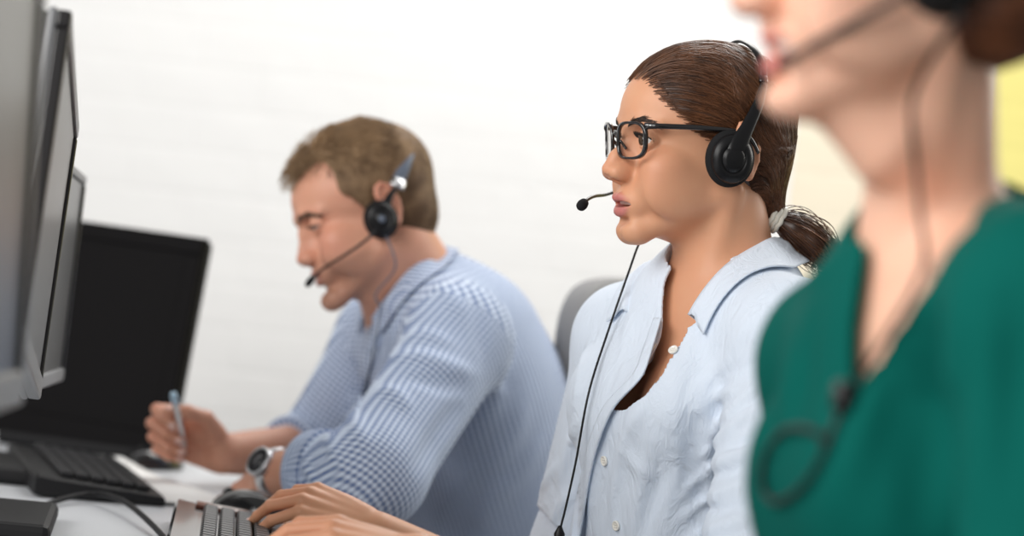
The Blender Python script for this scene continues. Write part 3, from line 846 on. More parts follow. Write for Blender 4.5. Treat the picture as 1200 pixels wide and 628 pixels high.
# combed strands from the hairline to the tie
rg = np.random.default_rng(5)
capl = lambda p: sm(w_cap0(p), cap(p, (-62, 4, -28), TIE, 40, 12), 26)
N = 5200
u = rg.uniform(-1, 1, N); far = rg.uniform(0, 1, N) ** 1.3
hl_pts = smooth_path([(84, 0, 66), (78, 22, 66), (73, 44, 49), (55, 65, 25), (33, 76, 3), (6, 77, -8), (-24, 76, -22), (-40, 68, -62), (-52, 40, -84), (-58, 8, -92)], 200)
ia = (np.abs(u) ** .8 * 199).astype(int); st = hl_pts[ia].copy(); st[:, 1] *= np.sign(u)
cen = np.array([-20, 0, 40.0])
st = st + (np.array([-60, 0, 60]) - st) * (far * .75)[:, None] * (ia < 150)[:, None]
st += rg.normal(size=st.shape) * 1.5
n = 22
tt = np.linspace(0, 1, n)[None, :, None]
end = TIE + rg.normal(size=(N, 3)) * 4
mid = np.stack([-60 + 0 * u, st[:, 1] * .95, np.clip(st[:, 2] * .55 + 8, -60, 75)], 1)
pp = st[:, None] * (1 - tt) ** 2 + 2 * mid[:, None] * tt * (1 - tt) + end[:, None] * tt ** 2
sh = pp.shape
off = rg.uniform(-.6, 1.6, (N, 1)) * np.ones((1, n))
ph = rg.uniform(0, 6.28, (N, 1)); off += .8 * np.sin(ph + np.linspace(0, 5, n)[None])
flat = pp.reshape(-1, 3); offf = off.reshape(-1)
for _ in range(5):
    g = grad(capl, flat, .5); g /= np.linalg.norm(g, axis=1)[:, None] + 1e-9
    flat = flat - (capl(flat) - offf)[:, None] * g * .9
pp = flat.reshape(sh)
lump = .5 + .5 * np.sin(u * 55) * np.sin(u * 23 + 1)
v, q = strands(loc2f(WR, WO, pp.reshape(-1, 3)).reshape(sh), np.full(N, .00040), .6)
link_mesh('hair_strands', v, q, HAIRW, HAIR, attrs=dict(tone=np.repeat(np.clip(rg.uniform(0, .7, N) * .6 + .45 * lump, 0, 1), n * 3)))
# ponytail
def tail_path(k, rg):
    a = TIE + rg.normal(size=3) * 3.5
    R_ = rg.normal(size=3) * np.array([5, 7, 7.5])
    b = np.array([-108, 22, -92]) + R_; c = np.array([-130, 30, -108]) + R_ * 1.25; e = np.array([-152, 38, -130]) + R_ * .8 + rg.normal(size=3) * 6
    return smooth_path([a, b, c, e], 16)
tp = np.array([tail_path(k, rg) for k in range(1500)])
v, q = strands(loc2f(WR, WO, tp.reshape(-1, 3)).reshape(tp.shape), np.full(1500, .0005), .5)
tailf = placed(lambda p: chain(p, [TIE, (-108, 22, -92), (-130, 30, -108), (-146, 36, -124)], [8, 16, 18, 9], 8), WR, WO)
v2, q2 = surf(tailf, WO + V3(.02, -.12, -.2), WO + V3(.27, .12, 0), .003)
link_mesh('ponytail', np.concatenate([v, v2]), np.concatenate([q, q2 + len(v)]), HAIRW, HAIR, attrs=dict(tone=np.concatenate([np.repeat(rg.uniform(0, .9, 1500), 48), np.zeros(len(v2))])))
# ---------------------------------------------------------------- the woman's glasses, headset and hair tie
def lens_outline(cy, hw, hh, n=48, e=3.2, bx=99, cz=-2):
    th = np.linspace(0, 2 * math.pi, n, endpoint=False); c, s_ = np.cos(th), np.sin(th)
    y = cy + hw * np.sign(c) * np.abs(c) ** (2 / e); z = cz + hh * np.sign(s_) * np.abs(s_) ** (2 / e)
    y = y + np.sign(cy) * .05 * (z - cz)
    x = bx - .0040 * y * y + .05 * (z - cz)
    return np.stack([x, y, z], 1)
GL = thing('eyeglasses', 'black rectangular framed glasses worn by the ponytailed woman', 'glasses', W(wl(92, 0, 0)))
M_ACET = mat('black_acetate', (.010, .009, .010), .14, spec=.6, coat=.5)
M_LENS = bpy.data.materials.new('clear_lens'); M_LENS.use_nodes = True
_t = M_LENS.node_tree; _b = _t.nodes['Principled BSDF']; _t.nodes.remove(_b)
_tr = _t.nodes.new('ShaderNodeBsdfTransparent'); _gl = _t.nodes.new('ShaderNodeBsdfGlossy'); _gl.inputs['Roughness'].default_value = .02
_mx = _t.nodes.new('ShaderNodeMixShader'); _fr = _t.nodes.new('ShaderNodeFresnel'); _fr.inputs[0].default_value = 1.35
_t.links.new(_fr.outputs[0], _mx.inputs[0]); _t.links.new(_tr.outputs[0], _mx.inputs[1]); _t.links.new(_gl.outputs[0], _mx.inputs[2])
_t.links.new(_mx.outputs[0], _t.nodes['Material Output'].inputs['Surface'])
fr = MB()
for s in (1, -1):
    o1 = lens_outline(32 * s, 25, 20.5); o0 = lens_outline(32 * s, 22.3, 17.8); n = len(o1)
    vs = np.concatenate([o1 + (1.8, 0, 0), o0 + (1.8, 0, 0), o0 - (1.8, 0, 0), o1 - (1.8, 0, 0)])
    fc = []
    for k in range(4):
        for j in range(n):
            a, b = k * n + j, k * n + (j + 1) % n; c_, d_ = ((k + 1) % 4) * n + (j + 1) % n, ((k + 1) % 4) * n + j
            fc.append((a, b, c_, d_))
    fr.add(wl(vs), fc)
    v, f = tube(wl(smooth_path([(99, 0, 6), (98.5, 4.5 * s, 5.5), (97.5, 8.5 * s, 4)], 8)), .0022, 8, flat=1.3); fr.add(v, f)
    v, f = tube(wl(smooth_path([(97, 9 * s, -2), (93, 9.5 * s, -7), (90, 11 * s, -11)], 8)), .0016, 8); fr.add(v, f)
fr.build('frame', M_ACET, GL)
for s in (1, -1):
    o0 = lens_outline(32 * s, 22.7, 18.2); c = o0.mean(0); n = len(o0)
    vs = np.concatenate([[c + (1.0, 0, 0)], c + (o0 - c) * .5 + (.8, 0, 0), o0, [c - (.2, 0, 0)]])
    fc = [(0, 1 + j, 1 + (j + 1) % n) for j in range(n)] + [(1 + j, 1 + n + j, 1 + n + (j + 1) % n, 1 + (j + 1) % n) for j in range(n)]
    link_mesh('lens', wl(vs[:-1]), fc, M_LENS, GL)
    pts = smooth_path([(88, 56.5 * s, 13), (85, 60 * s, 13.5), (72, 67 * s, 13.5), (30, 76 * s, 13), (-12, 79 * s, 10), (-26, 80 * s, 2), (-36, 78 * s, -12)], 30)
    rr = np.interp(np.linspace(0, 1, 30), [0, .1, .3, .8, 1], [.0042, .0040, .0030, .0026, .0022])
    v, f = tube(wl(pts), rr, 10, flat=.5, up=WR[:, 2]); te = link_mesh('temple', v, f, M_ACET, GL)
    if s == 1:
        v, f = tube(wl([(86, 60.2, 14), (82, 63.3, 14)]), .0010, 8); link_mesh('hinge_pin', v, f, M_SILV, te)

def headset(name_label, R, O, cup, band, yoke, boom, cord, ctrl, mats, mic_r=4.5, pad=28, band_w=6, sides=(1, -1), boom_r=1.6, cord_r=.0013, both=True, tilt=0, clipm=None, joint=None):
    """cup: (x, y, z) of the near ear cushion; band: local mm path over the head; boom/cord: paths"""
    L = lambda q: loc2f(R, O, q)
    T = thing('headset', name_label, 'headset', W(L(np.array(cup))))
    ax = R[:, 1]
    for s in sides:
        c = np.array(cup) * (1, s, 1); n_ = np.array([.10, s, -.05]); n_ /= np.linalg.norm(n_)
        n3 = R @ n_; up3 = R[:, 2]; c3 = L(c); k = .001
        sx, sy = 1.0, .88
        v, f = lathe([(pad * .55 * k, -.006), (pad * .9 * k, -.007), (pad * k, -.003), (pad * .98 * k, .002), (pad * .86 * k, .005), (pad * .5 * k, .0055)], 40, n3, c3, sx, sy, up3)
        link_mesh('ear_cushion', v, f, mats[0], T)
        v, f = lathe([(pad * .84 * k, .004), (pad * .86 * k, .007), (pad * .80 * k, .011), (pad * .62 * k, .0135), (pad * .52 * k, .0138), (pad * .49 * k, .0125), (pad * .46 * k, .0125), (pad * .44 * k, .0145), (pad * .30 * k, .0158), (.001 * k, .0162)], 40, n3, c3, sx, sy, up3)
        sh = link_mesh('ear_cup', v, f, mats[1], T)
        if joint is not None and s == 1:
            v, f = lathe([(pad * .2 * k, .016), (pad * .17 * k, .0175), (.001 * k, .0178)], 24, n3, c3, sx, sy, up3); link_mesh('cup_badge', v, f, mats[2], sh)
        yk = smooth_path(np.array(yoke, float) * (1, s, 1), 26)
        w = np.interp(np.linspace(0, 1, 26), [0, .18, .45, 1], [11, 11, 7.2, 3.6]) * .001 * pad / 28
        v, f = tube(L(yk), w, 14, flat=.38, up=R[:, 0]); link_mesh('yoke', v, f, mats[1], T)
    bp = smooth_path(np.array(band, float), 60)
    v, f = tube(L(bp), band_w * .5 * .001, 12, flat=.42, up=R[:, 0]); hb = link_mesh('headband', v, f, mats[2], T)
    for e in (0, -1):
        q = bp[e]; q2 = bp[e + 3 if e == 0 else e - 3]
        v, f = tube(L([q + (q - q2) * .25, q, q2]), band_w * .62 * .001, 12, flat=.62, up=R[:, 0]); link_mesh('slider', v, f, mats[3], T)
    bm_ = smooth_path(np.array(boom, float), 40)
    v, f = tube(L(bm_), np.interp(np.linspace(0, 1, 40), [0, .2, .9, 1], [boom_r * 1.5, boom_r, boom_r, boom_r * .9]) * .001, 10); link_mesh('boom', v, f, mats[1], T)
    d = bm_[-1] - bm_[-3]; d /= np.linalg.norm(d); c = bm_[-1]
    prof = [(mic_r * .5, -7), (mic_r * .85, -4), (mic_r, 1), (mic_r * .95, 6), (mic_r * .6, 10), (mic_r * .1, 11.5)]
    v, f = lathe([(a * .001, b * .001) for a, b in prof], 20, R @ d, L(c)); link_mesh('microphone', v, f, mats[0], T)
    cp = smooth_path(np.array(cord, float), 90)
    v, f = tube(cp, cord_r, 8); cd = link_mesh('cord', v, f, mats[2], T)
    if ctrl is not None:
        a, b, r = ctrl; a = np.array(a, float); b = np.array(b, float); n_ = (b - a) / np.linalg.norm(b - a); Ln = np.linalg.norm(b - a)
        v, f = lathe([(r * .3, -.004), (r * .6, 0), (r, Ln * .2), (r, Ln * .8), (r * .7, Ln)], 16, n_, a, 1, .6); link_mesh('inline_control', v, f, mats[1], cd)
    return T
w_front = lambda p: np.minimum(w_shirt(p), wheadf(p))
cpx = np.array([(712, 390), (690, 460), (675, 540), (664, 590)], float)
hp = hit(w_shirt, cpx, 2.4, 3.4)
cd = np.minimum.accumulate(np.minimum(hp[:, 1] - .012, 3.02))
cord = [loc2f(WR, WO, (-4, -84, -46)), loc2f(WR, WO, (24, -66, -100)), P(750, 284, 3.06), P(737, 318, 3.04)] + [P(*a, b) for a, b in zip(cpx, cd)] + [P(656, 622, cd[-1])]
headset('black call headset worn by the ponytailed woman in glasses', WR, WO, (0, 84, -19),
        [(-44, 68, 66), (-46, 60, 84), (-45, 37, 103), (-44, 0, 112), (-45, -37, 103), (-46, -60, 84), (-44, -68, 66)],
        [(0, 94, -22), (-4, 96, -4), (-16, 92, 16), (-32, 83, 42), (-43, 72, 64)],
        [(0, -92, -24), (34, -86, -46), (80, -62, -60), (108, -32, -63), (124, -14, -67), (133, -4, -72)], cord,
        (P(656, 620, cd[-1]), P(654, 646, cd[-1]), .006), (M_FOAM, M_BLACK, M_BLACK, M_BLACKG), pad=31, band_w=9, mic_r=6, boom_r=1.9)
# hair tie: three pale coils
TI = thing('hair_tie', 'pale coiled hair tie around the brown ponytail', 'hair tie', W(wl(*TIE)))
M_TIE = mat('pale_elastic', (.80, .77, .68), .4)
tdir = np.array([-.86, .2, -.46]); tdir /= np.linalg.norm(tdir)
for k in range(3):
    c = TIE + tdir * (k * 5.2 - 3); x = np.cross(tdir, [0, 1, 0]); x /= np.linalg.norm(x); y = np.cross(tdir, x)
    th = np.linspace(0, 2 * math.pi, 40)
    pts = np.array([c + (x * math.cos(a) + y * math.sin(a)) * 14 + tdir * math.sin(a * 9) * .6 for a in th])
    v, f = tube(wl(pts), .0029, 10); link_mesh('coil', v, f, M_TIE, TI)
# ================================================================ the man: blue gingham shirt, bowed over the desk
MR = axes(14, 18, 7); MO = P(425, 247, 3.75)
MS = 0.96                                         # his size against the standard head
MRs = MR
mh = make_head(dict(width=75, crown=118, back=102, brow=96, browr=9, nose=114, nosez=-39, mz=-70, chin=99, chinz=-109, chinw=16, jaw=54, lips=101, mouth=26, open=.8, eyeopen=1.7, lidz=-4.2, browz=-3, ala=15, fill=1))
def placed_s(f, R, o, s):
    o = np.asarray(o, float)
    return lambda p: f(((p - o) @ R) * (1000.0 / s)) * (.001 * s)
mheadf = bounded(placed_s(mh, MR, MO, MS), MO + V3(0, 0, -.01), .19)
toM = lambda v: ((v - MO) @ MR) * (1000 / MS)
ml = lambda q: np.asarray(MO) + (np.asarray(q, float) * .001 * MS) @ MR.T
M_N = P(496, 338, 3.82); M_SL = P(535, 398, 3.62); M_SR = P(452, 400, 4.00)
M_EL = P(438, 556, 3.42); M_WL = P(322, 555, 3.55); M_ER = P(372, 528, 4.02); M_WR = P(262, 532, 3.84)
M_CH = P(548, 450, 3.82); M_WA = P(575, 590, 3.84); M_PE = P(585, 720, 3.86)
_l = M_SL - M_SR; _l /= np.linalg.norm(_l)
_u = (P(500, 320, 3.8) - P(572, 560, 3.8)); _u = _u - _l * (_u @ _l); _u /= np.linalg.norm(_u)
MT = np.stack([np.cross(_l, _u), _l, _u], 1)
tm = lambda o, f, l, u: np.asarray(o, float) + (MT @ V3(f, l, u)) * .001
mhr = make_hand([(52, 70, 40), (66, 80, 45), (72, 82, 45), (76, 80, 45)], scale=1.0, spread=(4, 1, -1, -4), thumb=((22, 26, -10), (44, 44, -26), (72, 46, -40), (98, 36, -48)))
mhrR = hand_axes((-.86, -.10, .42), (.28, .93, .10)); mhrO = P(262, 531, 3.84)
mhl = make_hand([(40, 45, 25), (44, 48, 28), (48, 50, 30), (50, 48, 28)], scale=1.0)
mhlR = hand_axes((-.52, .62, -.50), (-.35, -.70, .60)); mhlO = P(316, 556, 3.56)
mhrf = bounded(placed(mhr, mhrR, mhrO), loc2f(mhrR, mhrO, (70, 0, -10)), .135)
mhlf = bounded(placed(lambda p: mhl(mirror(p)), mhlR, mhlO), loc2f(mhlR, mhlO, (75, 0, -10)), .135)
def m_torso(p, g):
    d = ell(p, tm(M_CH, 8, 0, -22), (.108 + g, .155 + g, .165 + g), MT)
    d = sm(d, ell(p, M_WA, (.112 + g, .145 + g, .17 + g), MT), .09)
    d = sm(d, ell(p, M_PE, (.13 + g, .17 + g, .14 + g)), .09)
    d = sm(d, cap(p, M_SL + V3(.0, 0, -.004), M_SR, .054 + g), .06)
    for S in (M_SL, M_SR):
        d = sm(d, cap(p, M_N + (0.01, 0, -.02), S + (.004, 0, .010), .050 + g, .044 + g), .05)
    d = sm(d, cap(p, P(512, 356, 3.82), P(586, 462, 3.83), .040 + g, .070 + g), .07)
    return d
def m_neck(p):
    d = cap(p, ml((-26, 0, -58)), M_N + V3(.004, 0, -.02), .058, .064)
    return sm(d, cap(p, ml((20, 0, -112)), M_N + V3(-.05, -.0, -.05), .022, .03), .05)
def m_body(p):
    d = sm(mheadf(p), m_neck(p), .026)
    d = sm(d, m_torso(p, -.006), .03)
    arms = np.minimum(chain(p, [M_SL, M_EL, M_WL], [.052, .044, .030], .02), chain(p, [M_SR, M_ER, M_WR], [.052, .043, .0285], .02))
    d = sm(d, arms, .02)
    return sm(sm(d, mhrf(p), .016), mhlf(p), .016)
v, q = surf(m_body, (-.56, 3.33, -.56), (.22, 4.14, .24), .0026)
lip, rud = face_attrs(mh, toM(v)); lip *= .7
for O_ in (loc2f(mhrR, mhrO, (95, 0, -15)), loc2f(mhlR, mhlO, (95, 0, -10))): rud = np.maximum(rud, .55 * np.exp(-((v - O_) ** 2).sum(1) / .055 ** 2))
nail = np.maximum(mhr.nail(((v - mhrO) @ mhrR) * 1000), mhl.nail(mirror(((v - mhlO) @ mhlR) * 1000)))
# beard shadow: stubble is a real darker patch of skin
qm = toM(v); stub = np.clip((-qm[:, 2] - 48) / 18, 0, 1) * np.clip((qm[:, 0] - 5) / 25, 0, 1) * np.clip((128 + qm[:, 2]) / 12, 0, 1)
SKM = skin_material('skin_fair_man', (.62, .315, .21), (.50, .19, .16), (.60, .20, .14)); add_nail(SKM, (.72, .48, .42))
_a = nd(SKM, 'ShaderNodeAttribute'); _a.attribute_name = 'stubble'; _m = nd(SKM, 'ShaderNodeMath', operation='MULTIPLY'); _m.inputs[1].default_value = .30
_x = nd(SKM, 'ShaderNodeMix', data_type='RGBA'); SKM.node_tree.links.new(bsdf(SKM).inputs['Base Color'].links[0].from_socket, _x.inputs['A']); _x.inputs['B'].default_value = (.18, .11, .08, 1)
ln(SKM, _a, 'Fac', _m, 0); ln(SKM, _m, 0, _x, 'Factor'); ln(SKM, _x, 'Result', bsdf(SKM), 'Base Color')
MAN = thing('person', 'man in a blue gingham shirt bowed over the desk, holding a pen', 'person', W(P(580, 760, 3.86)))
link_mesh('body', v, q, SKM, MAN, attrs=dict(lip=lip, ruddy=rud, nail=nail, stubble=stub))
eye_parts(MAN, MR * 1.0, MO, (1, .05, -.45)) if MS == 1 else None
def eye_parts_s(parent, R, O, s, look):
    for sd in (1, -1):
        c = np.array([71.5, 31.5 * sd, -1.0]); d = np.array(look, float); d /= np.linalg.norm(d)
        v, f = lathe([(12.25 * math.sin(a), 12.25 * math.cos(a)) for a in np.linspace(0.001, math.pi - .001, 18)], 24, d, c)
        e = link_mesh('eye', np.asarray(O) + (v * .001 * s) @ R.T, f, M_EYEW, parent)
        v, f = lathe([(0.001, 12.62), (2.2, 12.55), (4.4, 12.05), (5.9, 11.3), (5.9, 10.6)], 24, d, c)
        link_mesh('iris', np.asarray(O) + (v * .001 * s) @ R.T, f, M_IRIS, e)
eye_parts_s(MAN, MR, MO, MS, (1, .05, -.55))
BROWM = hair_material('brow_hair_man', (.05, .030, .018), (.12, .075, .045), .6)
brows(MAN, MR * MS, MO, mheadf, [(97, 11, 9), (94, 24, 13), (84, 38, 15), (72, 49, 10)], BROWM, 300, 9, .00040, 3.2, 8)
lashes(MAN, MR * MS, MO, M_LASH, 1.9, 8, 4, -4.0)
# ---------------------------------------------------------------- gingham shirt
def m_sleeve(p):
    a = chain(p, [M_SL + V3(.004, 0, -.004), M_EL, M_EL * .5 + M_WL * .5], [.067, .064, .050], .035)
    b = chain(p, [M_SR, M_ER, M_ER * .62 + M_WR * .38], [.072, .060, .046], .035)
    return np.minimum(a, b)
def m_shirt0(p):
    d = m_torso(p, .012)
    d = sm(d, cap(p, tm(M_CH, -10, 20, 60), tm(M_WA, -35, 20, -40), .10, .125), .06)
    return sm(d, m_sleeve(p), .04)
MF = fold_lines(m_shirt0, [([(470, 395), (500, 392), (532, 405)], .011, .006), ([(452, 420), (490, 418), (530, 430), (556, 438)], .012, .009), ([(470, 440), (510, 448), (548, 455)], .012, -.008),
    ([(440, 455), (465, 462), (480, 482)], .010, .008), ([(556, 345), (562, 380), (566, 425)], .010, -.005), ([(545, 470), (520, 500), (480, 560)], .014, -.010), ([(590, 430), (575, 480), (540, 530)], .014, .006),
    ([(620, 470), (598, 520), (560, 560)], .014, .006), ([(640, 510), (610, 555), (575, 590)], .013, .006), ([(405, 470), (418, 500), (432, 530)], .010, .006), ([(380, 505), (392, 530), (404, 560)], .009, .006),
    ([(352, 525), (362, 550), (376, 575)], .008, .005), ([(505, 330), (530, 350), (545, 372)], .012, .005), ([(470, 360), (462, 385), (452, 410)], .010, .005), ([(600, 560), (580, 590), (550, 620)], .012, .007), ([(560, 540), (540, 570), (510, 610)], .012, .006)], 3.2, 4.2)
def m_shirt(p):
    d = m_shirt0(p) - folds(p, MF)
    nk = cap(p, M_N + V3(.004, 0, -.05), ml((-24, 0, -70)), .068, .066)
    nk = np.minimum(nk, cap(p, ml((24, 0, -116)), M_N + V3(-.05, 0, -.06), .04, .03))
    d = np.maximum(d, -nk)
    for c, n in ((M_EL * .42 + M_WL * .58, M_WL - M_EL), (M_ER * .70 + M_WR * .30, M_WR - M_ER)):
        n = n / np.linalg.norm(n); near = np.sqrt(((p - c) ** 2).sum(1)) - .10
        d = np.maximum(d, np.where(near < 0, (p - c) @ n, -1))
    return d
v, q = surf(m_shirt, (-.34, 3.32, -.55), (.25, 4.18, .08), .0034)
# weave coordinates: round and along the torso or the sleeve the point belongs to
def limb_uv(p, pts):
    best = np.full(len(p), 1e9); uv = np.zeros((len(p), 2)); acc = 0
    ref = V3(0.1, -.99, 0.1)
    for i in range(len(pts) - 1):
        a, b = pts[i], pts[i + 1]; L = np.linalg.norm(b - a); z = (b - a) / L
        x = ref - z * (ref @ z); x /= np.linalg.norm(x); y = np.cross(z, x)
        t = np.clip((p - a) @ z / L, 0, 1); r = p - a - t[:, None] * L * z; d = np.sqrt((r ** 2).sum(1))
        k = d < best
        tu = (p - a) @ z
        uv[k] = np.stack([np.arctan2(r @ y, r @ x) * .060, acc + tu], 1)[k]; best = np.where(k, d, best); acc += L
    return best, uv
c1, _ = limb_uv(v, [M_SL, M_EL, M_WL]); c2, _ = limb_uv(v, [M_SR, M_ER, M_WR])
def arm_uv(p, a, b):                                  # flat cloth grid along the sleeve
    x = (b - a) / np.linalg.norm(b - a); y = np.cross(x, MT[:, 1]); y /= np.linalg.norm(y)
    z = np.cross(x, y); return np.stack([(p - a) @ x + .35 * ((p - a) @ z) * 0, (p - a) @ y], 1)
u1 = arm_uv(v, M_SL, M_EL * .75 + M_WL * .25); u2 = arm_uv(v, M_SR, M_ER)
lt = (v - M_CH) @ MT; u0 = np.stack([np.arctan2(lt[:, 1], lt[:, 0]) * .14, lt[:, 2]], 1)
nl = ((v - M_SL) @ (M_EL - M_SL)) > -.0; nr = ((v - M_SR) @ (M_ER - M_SR)) > -.0
uv = np.where(((c1 < .085) & nl)[:, None], u1, np.where(((c2 < .082) & nr)[:, None], u2, u0))
def gingham(name, base, ink, period):
    m = mat(name, base, .85, spec=.2, sheen=.1)
    a = nd(m, 'ShaderNodeAttribute'); a.attribute_name = 'weave'; sx = nd(m, 'ShaderNodeSeparateXYZ'); ln(m, a, 'Vector', sx, 0)
    fs = []
    for ax in ('X', 'Y'):
        mu = nd(m, 'ShaderNodeMath', operation='MULTIPLY'); mu.inputs[1].default_value = 1 / period; ln(m, sx, ax, mu, 0)
        fr_ = nd(m, 'ShaderNodeMath', operation='FRACT'); ln(m, mu, 0, fr_, 0)
        gt = nd(m, 'ShaderNodeMath', operation='GREATER_THAN'); gt.inputs[1].default_value = .5; ln(m, fr_, 0, gt, 0); fs.append(gt)
    ad = nd(m, 'ShaderNodeMath', operation='ADD'); ln(m, fs[0], 0, ad, 0); ln(m, fs[1], 0, ad, 1)
    hf = nd(m, 'ShaderNodeMath', operation='MULTIPLY'); hf.inputs[1].default_value = .5; ln(m, ad, 0, hf, 0)
    mx = nd(m, 'ShaderNodeMix', data_type='RGBA'); mx.inputs['A'].default_value = (*base, 1); mx.inputs['B'].default_value = (*ink, 1)
    ln(m, hf, 0, mx, 'Factor'); ln(m, mx, 'Result', bsdf(m), 'Base Color')
    return m
M_GING = gingham('blue_gingham', (.68, .77, .90), (.10, .16, .34), .0072)
SHM = link_mesh('shirt', v, q, M_GING, MAN, attrs=dict(weave=np.c_[uv, np.zeros(len(uv))])); SHM['label'] = 'blue gingham shirt'
def set_weave(o, uv):
    a = o.data.attributes.new('weave', 'FLOAT_VECTOR', 'POINT'); a.data.foreach_set('vector', np.c_[uv, np.zeros(len(uv))].astype(np.float32).ravel())
cl = collar([(436, 372, 3.76), (452, 350, 3.72), (474, 322, 3.715), (495, 300, 3.74), (506, 290, 3.82), (490, 304, 3.90), (462, 330, 3.91), (440, 352, 3.88), (430, 372, 3.83)],
       [(440, 396, 3.735), (462, 376, 3.69), (492, 344, 3.67), (520, 322, 3.72), (530, 314, 3.82), (510, 324, 3.93), (470, 346, 3.94), (440, 372, 3.91), (428, 392, 3.85)], m_shirt0, .022, M_GING, SHM, th=.002)
n_ = len(cl.data.vertices); vv = np.array([tuple(x.co) for x in cl.data.vertices]); set_weave(cl, np.stack([vv[:, 0] * .8 + vv[:, 1], vv[:, 2] * 1.4], 1))
# front band with buttons
cv, cf = patch(m_shirt0, [(432, 372), (428, 400), (420, 430), (412, 460), (402, 490)], [(448, 374), (444, 402), (434, 432), (424, 462), (412, 492)], 3.4, 4.2, .002, 5, 40, (.001, .001), .002)
pm = link_mesh('placket', cv, cf, M_GING, SHM); vv = np.array([tuple(x.co) for x in pm.data.vertices]); set_weave(pm, np.stack([vv[:, 0], vv[:, 2]], 1))
M_BTN2 = mat('navy_button', (.02, .03, .08), .3)
for px in ((441, 384), (435, 412), (427, 442)):
    button(m_shirt0, px, 3.4, 4.2, .0055, M_BTN2, SHM)
for E_, H_, t0, r in ((M_EL, M_WL, .60, .056), (M_ER, M_WR, .32, .053)):
    c = E_ * (1 - t0) + H_ * t0; n = (H_ - E_) / np.linalg.norm(H_ - E_)
    v, f = lathe([(r - .018, .002), (r - .005, .005), (r, .001), (r + .002, -.014), (r + .002, -.03), (r - .004, -.034)], 40, n, c)
    o = link_mesh('cuff', v, f, M_GING, SHM); th = np.arctan2(v[:, 2] - c[2], v[:, 1] - c[1]); set_weave(o, np.stack([th * .055, (v - c) @ n], 1))
# ---------------------------------------------------------------- hair: short, swept back from the brow
HAIRM = hair_material('hair_light_brown', (.085, .048, .026), (.44, .29, .165), .62, 40, .2)
m_cap0 = lambda p: sm(np.minimum(ell(p, (-9, 0, 36), (100, 79, 88)), ell(p, (-22, 0, 42), (96, 78, 83))), ell(p, (-46, 0, -18), (60, 64, 62)), 36)
def m_cap(p):
    d = m_cap0(p)
    q = np.stack([p[:, 0], np.abs(p[:, 1]), p[:, 2]], 1)
    face = ell(q, (90, 0, -6), (74, 66, 88), rotm('y', 4))
    face = sm(face, ell(q, (64, 52, 42), (40, 24, 44)), 20)
    face = sm(face, ell(q, (50, 72, -46), (50, 40, 72), rotm('y', -6)), 20)
    face = np.minimum(face, ell(q, (-22, 84, -16), (20, 20, 34), rotm('y', 12)))
    face = np.minimum(face, 66 + p[:, 2] + 0 * p[:, 0])
    return ss(d, face, 4)
capf = bounded(placed_s(m_cap, MR, MO, MS), MO + V3(.02, 0, .02), .2)
v, q = surf(capf, MO - .21, MO + .21, .0026)
HM = link_mesh('hair', v, q, HAIRM, MAN, attrs=dict(tone=np.clip(toM(v)[:, 2] / 260 + .05, 0, .5)))
rg = np.random.default_rng(11)
lv = toM(v); sel = rg.integers(0, len(lv), 7200); b = lv[sel]
gn = grad(m_cap0, b, .5); gn /= np.linalg.norm(gn, axis=1)[:, None]
top = np.clip((b[:, 2] - 45) / 50, 0, 1) * np.clip((b[:, 0] + 75) / 60, 0, 1)
front = np.clip((b[:, 0] - 20) / 50, 0, 1) * top
back = np.stack([-np.ones(len(b)) * .5, .25 * np.sin(b[:, 1] / 14.0), -.15 - .7 * (1 - top)], 1)
dirv = back * (1 - front)[:, None] + np.stack([.75 + 0 * front, .35 * np.sin(b[:, 0] / 9 + b[:, 1] / 11), .35 + 0 * front], 1) * front[:, None] + rg.normal(size=b.shape) * .22
dirv -= gn * (dirv * gn).sum(1)[:, None]; dirv /= np.linalg.norm(dirv, axis=1)[:, None]
Ln = 9 + 17 * top + 18 * front; lift = .22 + .35 * top + .1 * front
dirm = dirv + gn * lift[:, None]
tt = np.linspace(0, 1, 6)[None, :, None]
pp = b[:, None] + dirm[:, None] * Ln[:, None, None] * tt - gn[:, None] * (lift * Ln)[:, None, None] * .55 * tt ** 2 - gn[:, None] * 1.2
v, q = strands(ml(pp.reshape(-1, 3)).reshape(pp.shape), np.full(len(b), .00062), .3)
tone = np.clip(rg.uniform(0, .45, len(b)) + .42 * top + .12 * np.sin(b[:, 1] / 7 + b[:, 0] / 12), 0, 1)
link_mesh('hair_strands', v, q, HAIRM, HM, attrs=dict(tone=np.repeat(tone, 18)))
# ---------------------------------------------------------------- headset, watch, pen
M_GREY = mat('grey_band', (.10, .12, .16), .4, spec=.5)
def scaled(o): return np.array(o, float)
headset('black call headset with a silver joint worn by the man in gingham', MR * MS, MO, (-4, 88, -27),
        [(-42, 80, 12), (-62, 71, 34), (-84, 44, 58), (-92, 0, 70), (-84, -44, 58), (-62, -71, 34), (-42, -80, 12)],
        [(-4, 98, -28), (-9, 98, -18), (-18, 95, -8), (-28, 89, 2), (-40, 82, 10)],
        [(0, 98, -34), (26, 94, -48), (60, 80, -58), (88, 58, -64), (102, 46, -69), (110, 40, -74)],
        [ml((-2, 96, -52)), ml((-2, 84, -96)), P(440, 345, 3.70), P(446, 362, 3.69), P(440, 400, 3.66), P(430, 450, 3.68), P(424, 490, 3.72)], None, (M_FOAM, M_BLACK, M_GREY, M_SILV), pad=27, band_w=18, mic_r=5, boom_r=2.0, joint=True)
WT_ = thing('wristwatch', 'silver wristwatch on the wrist of the man in gingham', 'watch', W(P(318, 553, 3.56)))
c = M_EL * .16 + M_WL * .84; c = mhlO + (M_EL - M_WL) / np.linalg.norm(M_EL - M_WL) * .018; ax_ = (M_WL - M_EL) / np.linalg.norm(M_WL - M_EL)
